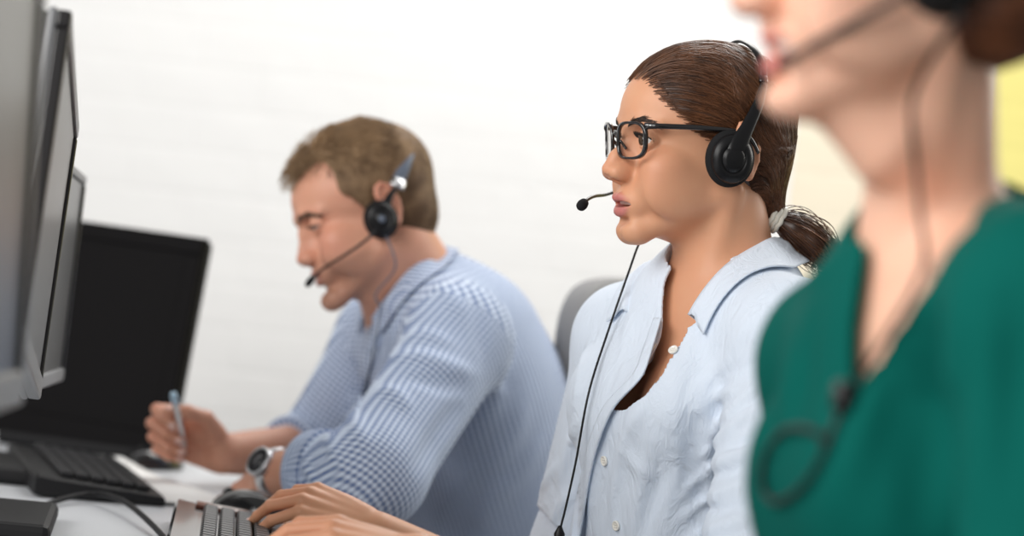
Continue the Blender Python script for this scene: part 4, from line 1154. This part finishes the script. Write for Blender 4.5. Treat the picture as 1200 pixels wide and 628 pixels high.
v, f = lathe([(.0315, -.008), (.0345, -.0085), (.0355, 0), (.0345, .0085), (.0315, .008)], 40, ax_, c, 1, 1); link_mesh('strap', v, f, M_SILV, WT_)
nrm = V3(-.2, -.85, .45); nrm -= ax_ * (nrm @ ax_); nrm /= np.linalg.norm(nrm)
v, f = lathe([(.019, .030), (.0205, .034), (.020, .041), (.0175, .0425), (.0168, .0412), (.001, .0412)], 36, nrm, c); ca = link_mesh('watch_case', v, f, M_SILV, WT_)
v, f = lathe([(.0166, .0413), (.001, .0418)], 32, nrm, c); link_mesh('dial', v, f, mat('watch_dial', (.03, .03, .035), .2, coat=.6), ca)
PN = thing('pen', 'silver pen with a pale blue cap held upright in the hand of the man', 'pen', W(P(210, 500, 3.72)))
pa, pb = P(203, 461, 3.735), P(215, 520, 3.80); n_ = (pb - pa) / np.linalg.norm(pb - pa); Lp = np.linalg.norm(pb - pa) + .02
v, f = lathe([(.0040, .016), (.0046, .018), (.0046, Lp * .8), (.0035, Lp * .9), (.0012, Lp)], 18, n_, pa); link_mesh('barrel', v, f, M_SILV, PN)
v, f = lathe([(.002, 0), (.0046, .001), (.0052, .004), (.0052, .017), (.0046, .018)], 18, n_, pa); link_mesh('pen_cap', v, f, mat('pale_blue_plastic', (.50, .70, .86), .3), PN)
# ================================================================ the nearest woman: green V-neck blouse, face cut by the frame
FR = axes(13, 1, 0); FS = 1.02; FO = P(1057, -68, 1.80)
fh = make_head(dict(open=5.5, smile=4.0, lips=97, eyeopen=5.2, cheek=1.1, nose=118, nosez=-36, mz=-68, mouth=28, chin=93, fill=1, jaw=50))
fheadf = bounded(placed_s(fh, FR, FO, FS), FO + V3(0, 0, -.01), .19)
fl = lambda q: np.asarray(FO) + (np.asarray(q, float) * .001 * FS) @ FR.T
toF = lambda v: ((v - FO) @ FR) * (1000 / FS)
F_N = P(1116, 300, 1.87); F_SL = P(1236, 372, 1.66); F_SR = P(992, 432, 2.02)
F_EL = P(1222, 800, 1.62); F_ER = P(975, 820, 2.06); F_WL = P(880, 1010, 1.62); F_WR = P(700, 960, 2.10)
F_CH = P(1108, 560, 1.86); F_WA = P(1120, 860, 1.88); F_PE = P(1135, 1080, 1.89)
_l = F_SL - F_SR; _l[2] = 0; _l /= np.linalg.norm(_l)
FT = np.stack([np.cross(_l, V3(0, 0, 1)), _l, V3(0, 0, 1)], 1)
tf = lambda o, f, l, u: np.asarray(o, float) + (FT @ V3(f, l, u)) * .001
fhd = make_hand([(18, 30, 20), (20, 32, 22), (22, 32, 24), (26, 34, 22)], scale=.92, thick=.9)
fhR = hand_axes((-1, .05, -.05), (0, -.2, 1)); fO1 = F_WL + V3(-.01, 0, 0); fO2 = F_WR + V3(-.01, 0, 0)
def f_torso(p, g):
    d = ell(p, tf(F_CH, -8, 0, 10), (.098 + g, .132 + g, .19 + g), FT)
    d = sm(d, ell(p, F_WA, (.09 + g, .12 + g, .17 + g), FT), .08)
    d = sm(d, ell(p, F_PE, (.11 + g, .17 + g, .14 + g), FT), .08)
    for s in (1, -1):
        d = sm(d, ell(p, tf(F_CH, 54, 60 * s, -2), (.050 + g, .058 + g, .060 + g), FT), .05)
    d = sm(d, cap(p, F_SL, F_SR, .050 + g), .06)
    for S in (F_SL, F_SR):
        d = sm(d, cap(p, F_N + V3(0, 0, -.015), S + V3(0, 0, .012), .048 + g, .038 + g), .05)
    return d
def f_neck(p):
    d = cap(p, fl((-18, 0, -62)), F_N + V3(-.014, 0, -.03), .0425, .046)
    d = sm(d, cap(p, fl((52, 0, -100)), fl((14, 0, -128)), .017, .028), .04)
    d = sm(d, cap(p, fl((-16, 54, -52)), tf(F_N, 52, 10, -42), .010, .010), .022)
    d = sm(d, cap(p, fl((-16, -54, -52)), tf(F_N, 52, -10, -42), .010, .010), .022)
    for s, S in ((1, F_SL), (-1, F_SR)):
        d = sm(d, cap(p, tf(F_N, 48, 14 * s, -52), tf(S, -8, -20 * s, 12), .0095, .009), .02)
    return d
def f_body(p):
    d = sm(fheadf(p), f_neck(p), .024)
    d = sm(d, f_torso(p, -.004), .03)
    d = sm(d, np.minimum(chain(p, [F_SL, F_EL, F_WL], [.044, .036, .0255], .02), chain(p, [F_SR, F_ER, F_WR], [.044, .036, .0255], .02)), .02)
    d = sm(d, bounded(placed(lambda x: fhd(mirror(x)), fhR, fO1), loc2f(fhR, fO1, (80, 0, 0)), .135)(p), .014)
    return sm(d, bounded(placed(fhd, fhR, fO2), loc2f(fhR, fO2, (80, 0, 0)), .135)(p), .014)
v, q = surf(f_body, (-.20, 1.44, -.58), (.55, 2.28, .36), .0026)
lip, rud = face_attrs(fh, toF(v))
SKF = skin_material('skin_fair', (.86, .51, .365), (.66, .22, .19), (.78, .33, .24))
FW = thing('person', 'woman in a green V-neck blouse, head cut off above the mouth', 'person', W(P(1135, 1090, 1.89)))
link_mesh('body', v, q, SKF, FW, attrs=dict(lip=lip, ruddy=rud, nail=np.zeros(len(v))))
eye_parts_s(FW, FR, FO, FS, (1, .05, 0))
v, f = lathe([(.001, -5.6), (22, -5.4), (25, 0), (22, 5.4), (.001, 5.6)], 30, (0, 0, 1), (62, 0, -66.0)); link_mesh('teeth', fl(v), f, M_TEETH, FW)
brows(FW, FR * FS, FO, fheadf, [(90, 13, 14), (87, 24, 18.5), (80, 36, 20.5), (69, 48, 15)], BROWM, 120, 9, .0004, 2.6)
# ---------------------------------------------------------------- blouse
def f_shirt0(p):
    d = f_torso(p, .012)
    d = sm(d, cap(p, tf(F_CH, 36, 30, -20), tf(F_WA, 30, 20, -40), .072, .082), .06)
    d = sm(d, cap(p, tf(F_CH, 36, -34, -20), tf(F_WA, 30, -30, -40), .072, .082), .06)
    a = chain(p, [F_SL, F_EL, F_WL], [.060, .052, .040], .03); b = chain(p, [F_SR, F_ER, F_WR], [.060, .052, .040], .03)
    return sm(d, np.minimum(a, b), .03)
FF = fold_lines(f_shirt0, [([(1086, 345), (1085, 430), (1084, 530), (1082, 640)], .020, -.022), ([(1120, 330), (1118, 430), (1116, 560), (1112, 640)], .016, .006), ([(1160, 350), (1158, 470), (1150, 620)], .014, .006),
    ([(1040, 420), (1010, 500), (960, 620)], .016, .006), ([(1060, 400), (1040, 500), (1010, 620)], .014, -.005), ([(930, 360), (925, 430), (915, 520)], .014, .005), ([(960, 345), (945, 420), (940, 500)], .012, -.005),
    ([(985, 300), (950, 330), (915, 352)], .008, .004), ([(1190, 300), (1188, 430), (1180, 600)], .015, -.006), ([(905, 440), (900, 520), (890, 600)], .012, -.005)], 1.4, 2.3)
F_V = [(1010, 262), (1004, 300), (996, 345), (990, 400), (988, 440), (1003, 452), (1040, 395), (1080, 333), (1130, 268), (1185, 205), (1100, 150), (1020, 200)]
_ff = lambda p: np.minimum(f_torso(p, .014), 1e9)
F_OPEN = [((h_ - F_CH) @ FT)[1:] for h_ in hit(_ff, F_V[:10], 1.4, 2.3)]
_t0 = np.array(F_OPEN[0]); _t1 = np.array(F_OPEN[-1]); F_OPEN += [_t1 + np.array([.0, .12]), _t0 + np.array([-.0, .12])]
def f_shirt(p):
    d = f_shirt0(p) - folds(p, FF)
    l = (p - F_CH) @ FT
    cut = np.maximum(poly2(l[:, 1], l[:, 2], F_OPEN) - np.maximum(0, -d - .003) * 1.5, .0 - l[:, 0])
    d = np.maximum(d, -cut)
    d = np.maximum(d, -cap(p, F_N + V3(0, 0, -.045), FO + V3(.03, 0, -.08), .066, .066))
    for c, n in ((F_EL * .08 + F_WL * .92, F_WL - F_EL), (F_ER * .08 + F_WR * .92, F_WR - F_ER)):
        n = n / np.linalg.norm(n); near = np.sqrt(((p - c) ** 2).sum(1)) - .10
        d = np.maximum(d, np.where(near < 0, (p - c) @ n, -1))
    return d
v, q = surf(f_shirt, (-.02, 1.44, -.60), (.55, 2.28, .12), .0036)
M_GREEN = cloth('green_crepe', (.0015, .098, .080), .85, 1600, .0); bsdf(M_GREEN).inputs['Specular IOR Level'].default_value = .08
BL = link_mesh('blouse', v, q, M_GREEN, FW); BL['label'] = 'green V-neck blouse'
# ---------------------------------------------------------------- hair gathered low behind the ear
HAIRF = hair_material('hair_auburn', (.060, .020, .009), (.28, .10, .042), .4, 40)
SIDE = lambda q: ell(q, (-44, 50, -40), (43, 35, 44))
def f_cap(p):
    d = sm(ell(p, (-11, 0, 34), (103, 81, 84)), ell(p, (-50, 0, -38), (52, 67, 46)), 20)
    q = np.stack([p[:, 0], np.abs(p[:, 1]), p[:, 2]], 1)
    face = sm(ell(q, (85, 0, -4), (78, 71, 82), rotm('y', 12)), ell(q, (50, 66, -60), (54, 40, 74), rotm('y', -8)), 24)
    return sm(ss(d, face, 5), SIDE(q), 14)
fcapf = bounded(placed_s(f_cap, FR, FO, FS), FO + V3(.03, 0, .01), .23)
v, q = surf(fcapf, FO - .23, FO + .24, .003)
HF = link_mesh('hair', v, q, HAIRF, FW, attrs=dict(tone=np.zeros(len(v))))
rg = np.random.default_rng(21); lv = toF(v); b = lv[rg.integers(0, len(lv), 3500)]
fc0 = lambda p: sm(sm(ell(p, (-11, 0, 34), (103, 81, 84)), ell(p, (-50, 0, -38), (52, 67, 46)), 20), SIDE(np.abs(p) * (0, 1, 0) + p * (1, 0, 1)), 14)
goal = np.array([-120, 0, -50]) + rg.normal(size=b.shape) * 12; dr = goal - b; dr /= np.linalg.norm(dr, axis=1)[:, None]
tt = np.linspace(0, 1, 8)[None, :, None]; pp = b[:, None] + dr[:, None] * 45 * tt; sh = pp.shape; fl_ = pp.reshape(-1, 3)
for _ in range(4):
    g = grad(fc0, fl_, .5); g /= np.linalg.norm(g, axis=1)[:, None] + 1e-9; fl_ = fl_ - (fc0(fl_) - 1.0)[:, None] * g
v, q = strands(fl(fl_).reshape(sh), np.full(len(b), .0006), .4)
link_mesh('hair_strands', v, q, HAIRF, HF, attrs=dict(tone=np.repeat(rg.uniform(0, .9, len(b)), 24)))
# ---------------------------------------------------------------- headset and clipped cord
fs_front = lambda p: np.minimum(f_shirt(p), f_body(p))
def over(px, off, d0=1.4, d1=2.3): return hit(fs_front, px, d0, d1, off)
cpx = [(1084, 300), (1068, 345), (1035, 398), (1000, 452)]
c1 = over(cpx, .006)
loop = over([(990, 470), (975, 505), (958, 545), (936, 574), (908, 588), (893, 570), (896, 535), (916, 506), (938, 501), (958, 508), (970, 524)], .005)
neckp = over([(1071, 110), (1074, 200), (1079, 255)], .012)
cordp = [fl((-2, 96, -52))] + list(neckp) + list(c1) + list(loop)
headset('black call headset worn by the woman in green, partly out of frame', FR * FS, FO, (6, 86, -26),
        [(-44, 70, 66), (-46, 62, 86), (-45, 38, 108), (-44, 0, 118), (-45, -38, 108), (-46, -62, 86), (-44, -70, 66)],
        [(0, 96, -22), (-4, 98, -4), (-16, 94, 16), (-32, 86, 42), (-43, 74, 64)],
        [(4, 94, -28), (30, 86, -42), (58, 68, -58), (76, 50, -69), (90, 36, -79)], cordp, None, (M_FOAM, M_BLACK, M_BLACK, M_BLACKG), pad=32, boom_r=2.9, cord_r=.0020)
CLP = over([(990, 466)], .006)[0]; nn = grad(f_shirt, CLP[None])[0]; nn /= np.linalg.norm(nn)
x_ = np.cross(nn, V3(0, 0, 1)); x_ /= np.linalg.norm(x_); z_ = np.cross(x_, nn)
CL = thing('cord_clip', 'small black cord clip at the point of the green V-neck', 'clip', W(CLP))
v, f = rbox(.014, .010, .020, .003, np.stack([x_, nn, z_]), CLP); link_mesh('jaw', v, f, M_BLACK, CL)
v, f = rbox(.010, .005, .012, .002, np.stack([x_, nn, z_]), CLP + nn * .0065 + z_ * .003); link_mesh('lever', v, f, M_BLACKG, CL)
# ================================================================ monitors, keyboards, papers
M_SCREEN = mat('dark_screen', (.02, .02, .022), .28, spec=.6)
M_SCRB = mat('matt_black_screen', (.006, .0055, .006), .5, spec=.06)
M_BEZEL = mat('black_bezel', (.014, .013, .014), .30, spec=.5)
M_SILVB = mat('silver_plastic', (.20, .205, .215), .42)
M_BLKP = mat('black_plastic', (.009, .009, .010), .55, spec=.22); noise_bump(M_BLKP, 900, .15, .0005)
def monitor(label, TF, BF, NT, width, frame_m, edge_m, bez=.018, th=.035, base=None, face=1, group=None, scr=None):
    """TF, BF: top and bottom corner at the far end, NT: a point along the top edge (frame metres)"""
    up = TF - BF; H = np.linalg.norm(up); up /= H
    al = NT - TF; al /= np.linalg.norm(al); up = up - al * (up @ al); up /= np.linalg.norm(up)   # along the screen, towards the near end
    n = np.cross(al, up) * face                                               # out of the screen
    if (n[0] < 0 if scr is None else n[1] > 0): n = -n
    c = TF + al * width / 2 - up * H / 2
    M = np.stack([al, n, up])
    T = thing('monitor', label, 'monitor', W(c - up * H / 2), group)
    v, f = rbox(width - .004, th, H - .004, .006, M, c - n * (th / 2 + .006)); link_mesh('back_shell', v, f, M_BLKP, T, smooth=False)
    m = MB()
    for sx, sz, ox, oz in ((width, bez, 0, H / 2 - bez / 2), (bez, H - 2 * bez, width / 2 - bez / 2, 0), (bez, H - 2 * bez, -width / 2 + bez / 2, 0)):
        v, f = rbox(sx, .014, sz, .003, M, c + al * ox + up * oz); m.add(v, f)
    m.build('bezel', frame_m, T, smooth=False)
    v, f = rbox(width, .015, bez * 1.5, .003, M, c - up * (H / 2 - bez * .75)); link_mesh('chin_bezel', v, f, edge_m, T, smooth=False)
    v, f = rbox(width + .003, .008, H + .003, .003, M, c - n * .010); link_mesh('rim', v, f, edge_m, T, smooth=False)
    v, f = rbox(width - 2 * bez, .004, H - 2 * bez, .0005, M, c + n * .001); link_mesh('screen', v, f, scr or M_SCREEN, T, smooth=False)
    # stand: neck behind the shell and a foot on the desk
    wc = W(c); wn = n @ AX; wn[2] = 0; wn /= np.linalg.norm(wn); wa = np.cross(wn, V3(0, 0, 1)); zb = DESK_Z
    b0 = np.array([wc[0], wc[1], 0]) - wn * .02
    if base is not None: b0 = np.array([base[0], base[1], 0.0])
    top = W(c - n * (th + .01) - up * .02); nb = np.array([b0[0] - wn[0] * .05, b0[1] - wn[1] * .05, zb + .02])
    v, f = tube([top, (top + nb) / 2 - wn * .008, nb], .022, 14, flat=.5, up=wa); link_mesh('stand_neck', v, f, M_BLKP, T, world=True)
    v, f = rbox(.26, .19, .022, .008, np.stack([wa, wn, V3(0, 0, 1)]), b0 + V3(0, 0, zb + .0112)); link_mesh('stand_foot', v, f, M_BLKP, T, world=True, smooth=False)
    return T
monitor('nearest monitor, cut by the frame edge, pale reflections on its screen', P(46, -26, 2.05), P(16, 474, 2.05), P(-60, -120, 1.62), .50, M_BEZEL, M_SILVB)
monitor('second monitor, tall slanted black top edge, between the nearest one and the low one', P(86, 146, 3.00), P(41, 468, 3.00), P(75, -4, 2.36), .60, M_BEZEL, M_SILVB, bez=.016, base=on_desk(-38, 616)[:2])
monitor('third monitor in the row, only its far top corner showing', P(96, 206, 3.60), P(68, 446, 3.60), P(66, 180, 3.10), .46, M_BEZEL, M_SILVB, bez=.012, base=on_desk(-8, 556)[:2])
T4 = monitor('wide black monitor at the far end of the desk behind the hand with the pen', P(241, 280, 4.14), P(207, 541, 4.10), P(88, 258, 4.22), .46, M_SCRB, M_SCRB, bez=.026, th=.03, scr=M_SCRB, base=W(P(120, 480, 4.24))[:2])
M_KEY = mat('black_keys', (.014, .014, .016), .5, spec=.3); M_KEYG = mat('grey_keys', (.055, .058, .062), .35)
def keyboard(label, o, ax, nrows, ncols, L, D, km, case_m, panel=None):
    """o: middle of the keyboard on the desk (world), ax: direction of its length"""
    ax = np.array(ax, float); ax /= np.linalg.norm(ax); dp = np.cross(V3(0, 0, 1), ax); dp = -dp if dp[0] > 0 else dp      # dp: towards the user's side or away
    z = V3(0, 0, 1); o = np.array(o, float)
    T = thing('keyboard', label, 'keyboard', o)
    # wedge case: profile across the depth, extruded
    prof = [(-D / 2, .004), (-D / 2 + .004, .013), (D / 2 - .030, .026), (D / 2 - .004, .030), (D / 2, .024), (D / 2, .004), (D / 2 - .01, .001), (-D / 2 + .006, .001)]
    n = len(prof); m = MB(); vs = []; ends = [(-L / 2, .8), (-L / 2 + .006, .97), (-L / 2 + .012, 1), (L / 2 - .012, 1), (L / 2 - .006, .97), (L / 2, .8)]
    for t, k in ends:
        for (d, h) in prof: vs.append(o + ax * t + dp * d * (1 - (1 - k) * .1) + z * (.012 + (h - .012) * k))
    fc = [tuple(range(n - 1, -1, -1)), tuple((len(ends) - 1) * n + j for j in range(n))]
    for i in range(len(ends) - 1):
        for j in range(n): fc.append((i * n + j, i * n + (j + 1) % n, (i + 1) * n + (j + 1) % n, (i + 1) * n + j))
    m.add(vs, fc); m.build('case', case_m, T, world=True, smooth=False)
    sl = .013 / (D - .034); nx = z - dp * sl; nx /= np.linalg.norm(nx); dx = np.cross(nx, ax)
    ph = (D - .052) / nrows; pw = (L - .05 - (0 if panel is None else panel[0])) / ncols
    me = None; k = 0
    for r in range(nrows):
        for c in range(ncols):
            if k >= 100: break
            gap = .006 if (c % 7 == 6) else 0
            t = -L / 2 + .02 + (0 if panel is None else panel[0]) + (c + .5) * pw; d = -D / 2 + .018 + (r + .5) * ph
            h = .0135 + (d + D / 2) * sl + .0035
            c0 = o + ax * t + dp * d + z * h
            if me is None:
                v, f = rbox(pw * .88, ph * .86, .008, .0022, np.stack([ax, dx, nx]), c0, 1)
                ob = link_mesh('key', v, f, km, T, world=True, smooth=False); me = ob; cf = c0
            else:
                ob = me.copy(); COL.objects.link(ob); ob.parent = T; ob.location = tuple(c0 - cf)
            k += 1
    if panel is not None:
        t = -L / 2 + .014 + panel[0] / 2; d = 0
        v, f = rbox(panel[0] * .86, D - .05, .004, .001, np.stack([ax, dx, nx]), o + ax * t + dp * d + z * (.0135 + (D / 2) * sl + .0015)); link_mesh('gloss_panel', v, f, panel[1], T, world=True, smooth=False)
    return T
kb_r, kb_l = on_desk(198, 597), on_desk(62, 571)
ax_ = on_desk(130, 540) - on_desk(197, 597); ax_[2] = 0; ax_ /= np.linalg.norm(ax_)
ce = (kb_r + kb_l) / 2 + ax_ * .16 + V3(-.02, 0, 0); ce[2] = DESK_Z
keyboard('black keyboard lying behind the curved cable, in front of the black monitor', ce, -ax_, 6, 15, .46, .17, M_KEY, M_BLKP)
M_BRN = mat('brown_reflection_gloss', (.10, .030, .018), .12, coat=.6)  # brown reflection on the glossy keyboard panel, put into its base colour
k0 = on_desk(203, 612); a2 = V3(.10, -1, 0); a2 /= np.linalg.norm(a2); d2 = np.cross(V3(0, 0, 1), a2)
ce2 = k0 + a2 * .23 + V3(a2[1] * -1, a2[0], 0) * .085; ce2[2] = DESK_Z
keyboard('black keyboard with grey keys under the hands of the woman in glasses', ce2, a2, 6, 15, .46, .17, M_KEYG, M_BLACKG, (.05, M_BRN))
def mouse(label, o, fwd):
    fwd = np.array(fwd, float); fwd /= np.linalg.norm(fwd); sd = np.cross(V3(0, 0, 1), fwd)
    T = thing('mouse', label, 'mouse', (o[0], o[1], DESK_Z))
    f_ = lambda p: np.maximum(ell(p, (0, 0, 4), (58, 32, 32)), 1.0 - p[:, 2])
    v, q = surf(f_, (-64, -40, -8), (64, 40, 44), 2.6)
    tw_ = lambda v: np.array([o[0], o[1], DESK_Z]) + (np.asarray(v) * .001) @ np.stack([fwd, sd, V3(0, 0, 1)])
    link_mesh('body', tw_(v), q, M_BLACKG, T, world=True)
    v, f = lathe([(1, -4), (9, -3.6), (10.5, 0), (9, 3.6), (1, 4)], 20, (0, 1, 0), (34, 0, 24)); link_mesh('scroll_wheel', tw_(v), f, M_FOAM, T, world=True)
    return T
o1 = on_desk(180, 549); mouse('black mouse beside the foot of the far black monitor', o1, (-.5, -.8, 0))
o2 = on_desk(291, 607); mouse('black mouse beside the fingertips of the woman in glasses', o2, (-.8, .5, 0))
M_PAPER = mat('white_paper', (.88, .88, .87), .7)
def paper(label, corner, a, b, la, lb, lift, group, z0=0.0):
    a = np.array(a, float); a[2] = 0; a /= np.linalg.norm(a); b = np.array(b, float); b[2] = 0; b = b - a * (b @ a); b /= np.linalg.norm(b)
    G = np.array([[np.array([corner[0], corner[1], DESK_Z + .0012 + z0]) + a * la * s + b * lb * t + V3(0, 0, lift * ((1 - s) ** 3) * (1 - .3 * t) + .001 * math.sin(6 * s + 3 * t) ** 2) for s in np.linspace(0, 1, 24)] for t in np.linspace(0, 1, 16)])
    v, f = sheet(G, .0006, toward=(0, 0, 5))
    return tag(link_mesh('paper', v, f, M_PAPER, world=True), label, 'paper', group)
pA, pB, pD = on_desk(142, 547), on_desk(290, 593), on_desk(158, 568)
d_ = pB - pA; s_ = pD - pA
paper('white paper sheet with a lifted corner beside the far keyboard', pA, d_, s_, .297, .21, .014, 'papers on the desk')
pC = on_desk(196, 566)
paper('white paper sheet lying flat below the wrist of the man in gingham', pC, d_, s_, .297, .16, .002, 'papers on the desk', .003)
# keyboard cable
cb = [on_desk(x, y, .004) for x, y in ((40, 596), (72, 588), (110, 587), (140, 597), (165, 612), (190, 631), (205, 650))]
cb = smooth_path(cb, 50); cb[:, 2] += .012 * np.sin(np.linspace(0, math.pi, 50)) ** 2
v, f = tube(cb, .0035, 10); tag(link_mesh('cable', v, f, M_BLKP, world=True), 'black cable curving over the white desk between the two keyboards', 'cable')
# ---------------------------------------------------------------- office chair of the man
M_CHAIR = mat('grey_upholstery', (.20, .20, .205), .8, sheen=.2); noise_bump(M_CHAIR, 700, .4, .001)
cc = W(P(752, 545, 3.98)); CH = thing('office_chair', 'grey office chair behind the back of the man in gingham', 'chair', (cc[0], cc[1], 0))
yaw = math.radians(52); cx = V3(math.cos(yaw), math.sin(yaw), 0); cy = V3(-math.sin(yaw), math.cos(yaw), 0) * -1
th = np.linspace(0, 2 * math.pi, 60, endpoint=False)
def backrest(hw, hh, th_, cz, bow):
    f_ = lambda p: np.maximum((np.abs(p[:, 0] / hw) ** 4 + np.abs((p[:, 2]) / hh) ** 4) ** .25 * min(hw, hh) - min(hw, hh), np.abs(p[:, 1] + bow * (p[:, 0] / hw) ** 2) - th_)
    g_ = lambda p: sm(f_(p), f_(p), .001) 
    return surf(lambda p: si(((np.abs(p[:, 0] / hw) ** 4 + np.abs(p[:, 2] / hh) ** 4) ** .25 - 1) * min(hw, hh), np.abs(p[:, 1] + bow * (p[:, 0] / hw) ** 2) - th_, .03), (-hw - .02, -.12, -hh - .02), (hw + .02, .12, hh + .02), .006)
v, q = backrest(.235, .27, .028, 0, .035)
lean = math.radians(8); zz = V3(0, 0, 1) * math.cos(lean) + cy * math.sin(lean) * -1
tc_ = lambda v, o: np.asarray(o) + np.asarray(v) @ np.stack([cx, np.cross(zz, cx), zz])
link_mesh('backrest', tc_(v, cc), q, M_CHAIR, CH, world=True)

M_CHB = mat('chair_black', (.02, .02, .022), .5)
sc_ = cc - cy * .0; sx_ = cc + np.cross(zz, cx) * 0
fw = -cy if (-cy)[0] < 0 else cy                          # the chair faces the desk
sp = np.array([cc[0], cc[1], 0]) + np.array([fw[0], fw[1], 0]) * .25
v, q = surf(lambda p: si(((np.abs(p[:, 0] / .24) ** 4 + np.abs(p[:, 1] / .235) ** 4) ** .25 - 1) * .235, np.abs(p[:, 2]) - .035, .03), (-.27, -.27, -.07), (.27, .27, .07), .008)
link_mesh('seat', v @ np.stack([cx, fw, V3(0, 0, 1)]) + sp + V3(0, 0, .44), q, M_CHAIR, CH, world=True)
v, f = tube([sp + V3(0, 0, .405) - fw * .1, sp - fw * .27 + V3(0, 0, .42), cc - fw * .04 + V3(0, 0, -.12)], .018, 12); link_mesh('back_bracket', v, f, M_CHB, CH, world=True)
v, f = lathe([(.028, .10), (.028, .25), (.018, .25), (.018, .41)], 20, (0, 0, 1), sp); link_mesh('post', v, f, M_CHB, CH, world=True)
for k in range(5):
    a = 2 * math.pi * k / 5 + .3; dr = V3(math.cos(a), math.sin(a), 0)
    v, f = tube([sp + V3(0, 0, .11), sp + dr * .15 + V3(0, 0, .10), sp + dr * .29 + V3(0, 0, .075)], [.024, .020, .015], 10); lg = link_mesh('base_leg', v, f, M_CHB, CH, world=True)
    v, f = lathe([(.02, -.012), (.027, -.010), (.027, .010), (.02, .012)], 18, np.cross(dr, V3(0, 0, 1)), sp + dr * .29 + V3(0, 0, .0272)); link_mesh('caster', v, f, M_CHB, lg, world=True)
# ================================================================ seated lower bodies under the desk
def lower(parent, pe, T, name, m, shoe_m, knee=.42, drop=.0):
    pw = W(pe); f = (T[:, 0] @ AX).copy(); f[2] = 0; f /= np.linalg.norm(f); l = np.cross(V3(0, 0, 1), f)
    f2 = V3(-1, 0, 0) * .7 + f * .3; f2 /= np.linalg.norm(f2); l2 = np.cross(V3(0, 0, 1), f2)
    hip = [pw + l * .085 * s + V3(0, 0, -.06) for s in (1, -1)]
    zt = max(pw[2] - .06, .50)
    kn = [np.array([*(h + f2 * knee)[:2], .53]) + l2 * .03 * s for h, s in zip(hip, (1, -1))]
    an = [np.array([k[0], k[1], .10]) + f2 * .04 for k in kn]
    fu = lambda p: sm(sm(ell(p, pw + V3(0, 0, -.03), (.135, .18, .135)), sm(chain(p, [hip[0], kn[0], an[0]], [.088, .066, .052], .04), chain(p, [hip[1], kn[1], an[1]], [.088, .066, .052], .04), .01), .05), pw[2] + .05 - p[:, 2] if False else ell(p, pw + V3(0, 0, -.03), (.135, .18, .135)), .01)
    lo = np.min([pw - .25, *[a - .12 for a in an]], axis=0); hi = np.max([pw + .25, *[k + .15 for k in kn]], axis=0)
    v, q = surf(fu, lo, hi, .009); link_mesh(name, v, q, m, parent, world=True)
    for a in an:
        fs = lambda p: np.maximum(sm(sm(ell(p, a + f2 * .07 + V3(0, 0, -.055), (.05, .05, .045)), cap(p, a + V3(0, 0, -.06), a + f2 * .15 + V3(0, 0, -.07), .042, .036), .03), cap(p, a + V3(0, 0, -.06), a + V3(0, 0, .02), .05), .03), .002 - p[:, 2])
        v, q = surf(fs, a - .27, a + .27, .008); link_mesh('shoe', v, q, shoe_m, parent, world=True)
M_NAVY = cloth('navy_cotton', (.02, .025, .05), .85); M_CHAR = cloth('charcoal_cloth', (.04, .04, .045), .85); M_SHOE = mat('black_leather', (.015, .013, .012), .35)
lower(WOMAN, W_PE, WT, 'trousers', M_CHAR, M_SHOE); lower(MAN, M_PE, MT, 'trousers', M_NAVY, M_SHOE); lower(FW, F_PE, FT, 'trousers', M_CHAR, M_SHOE)
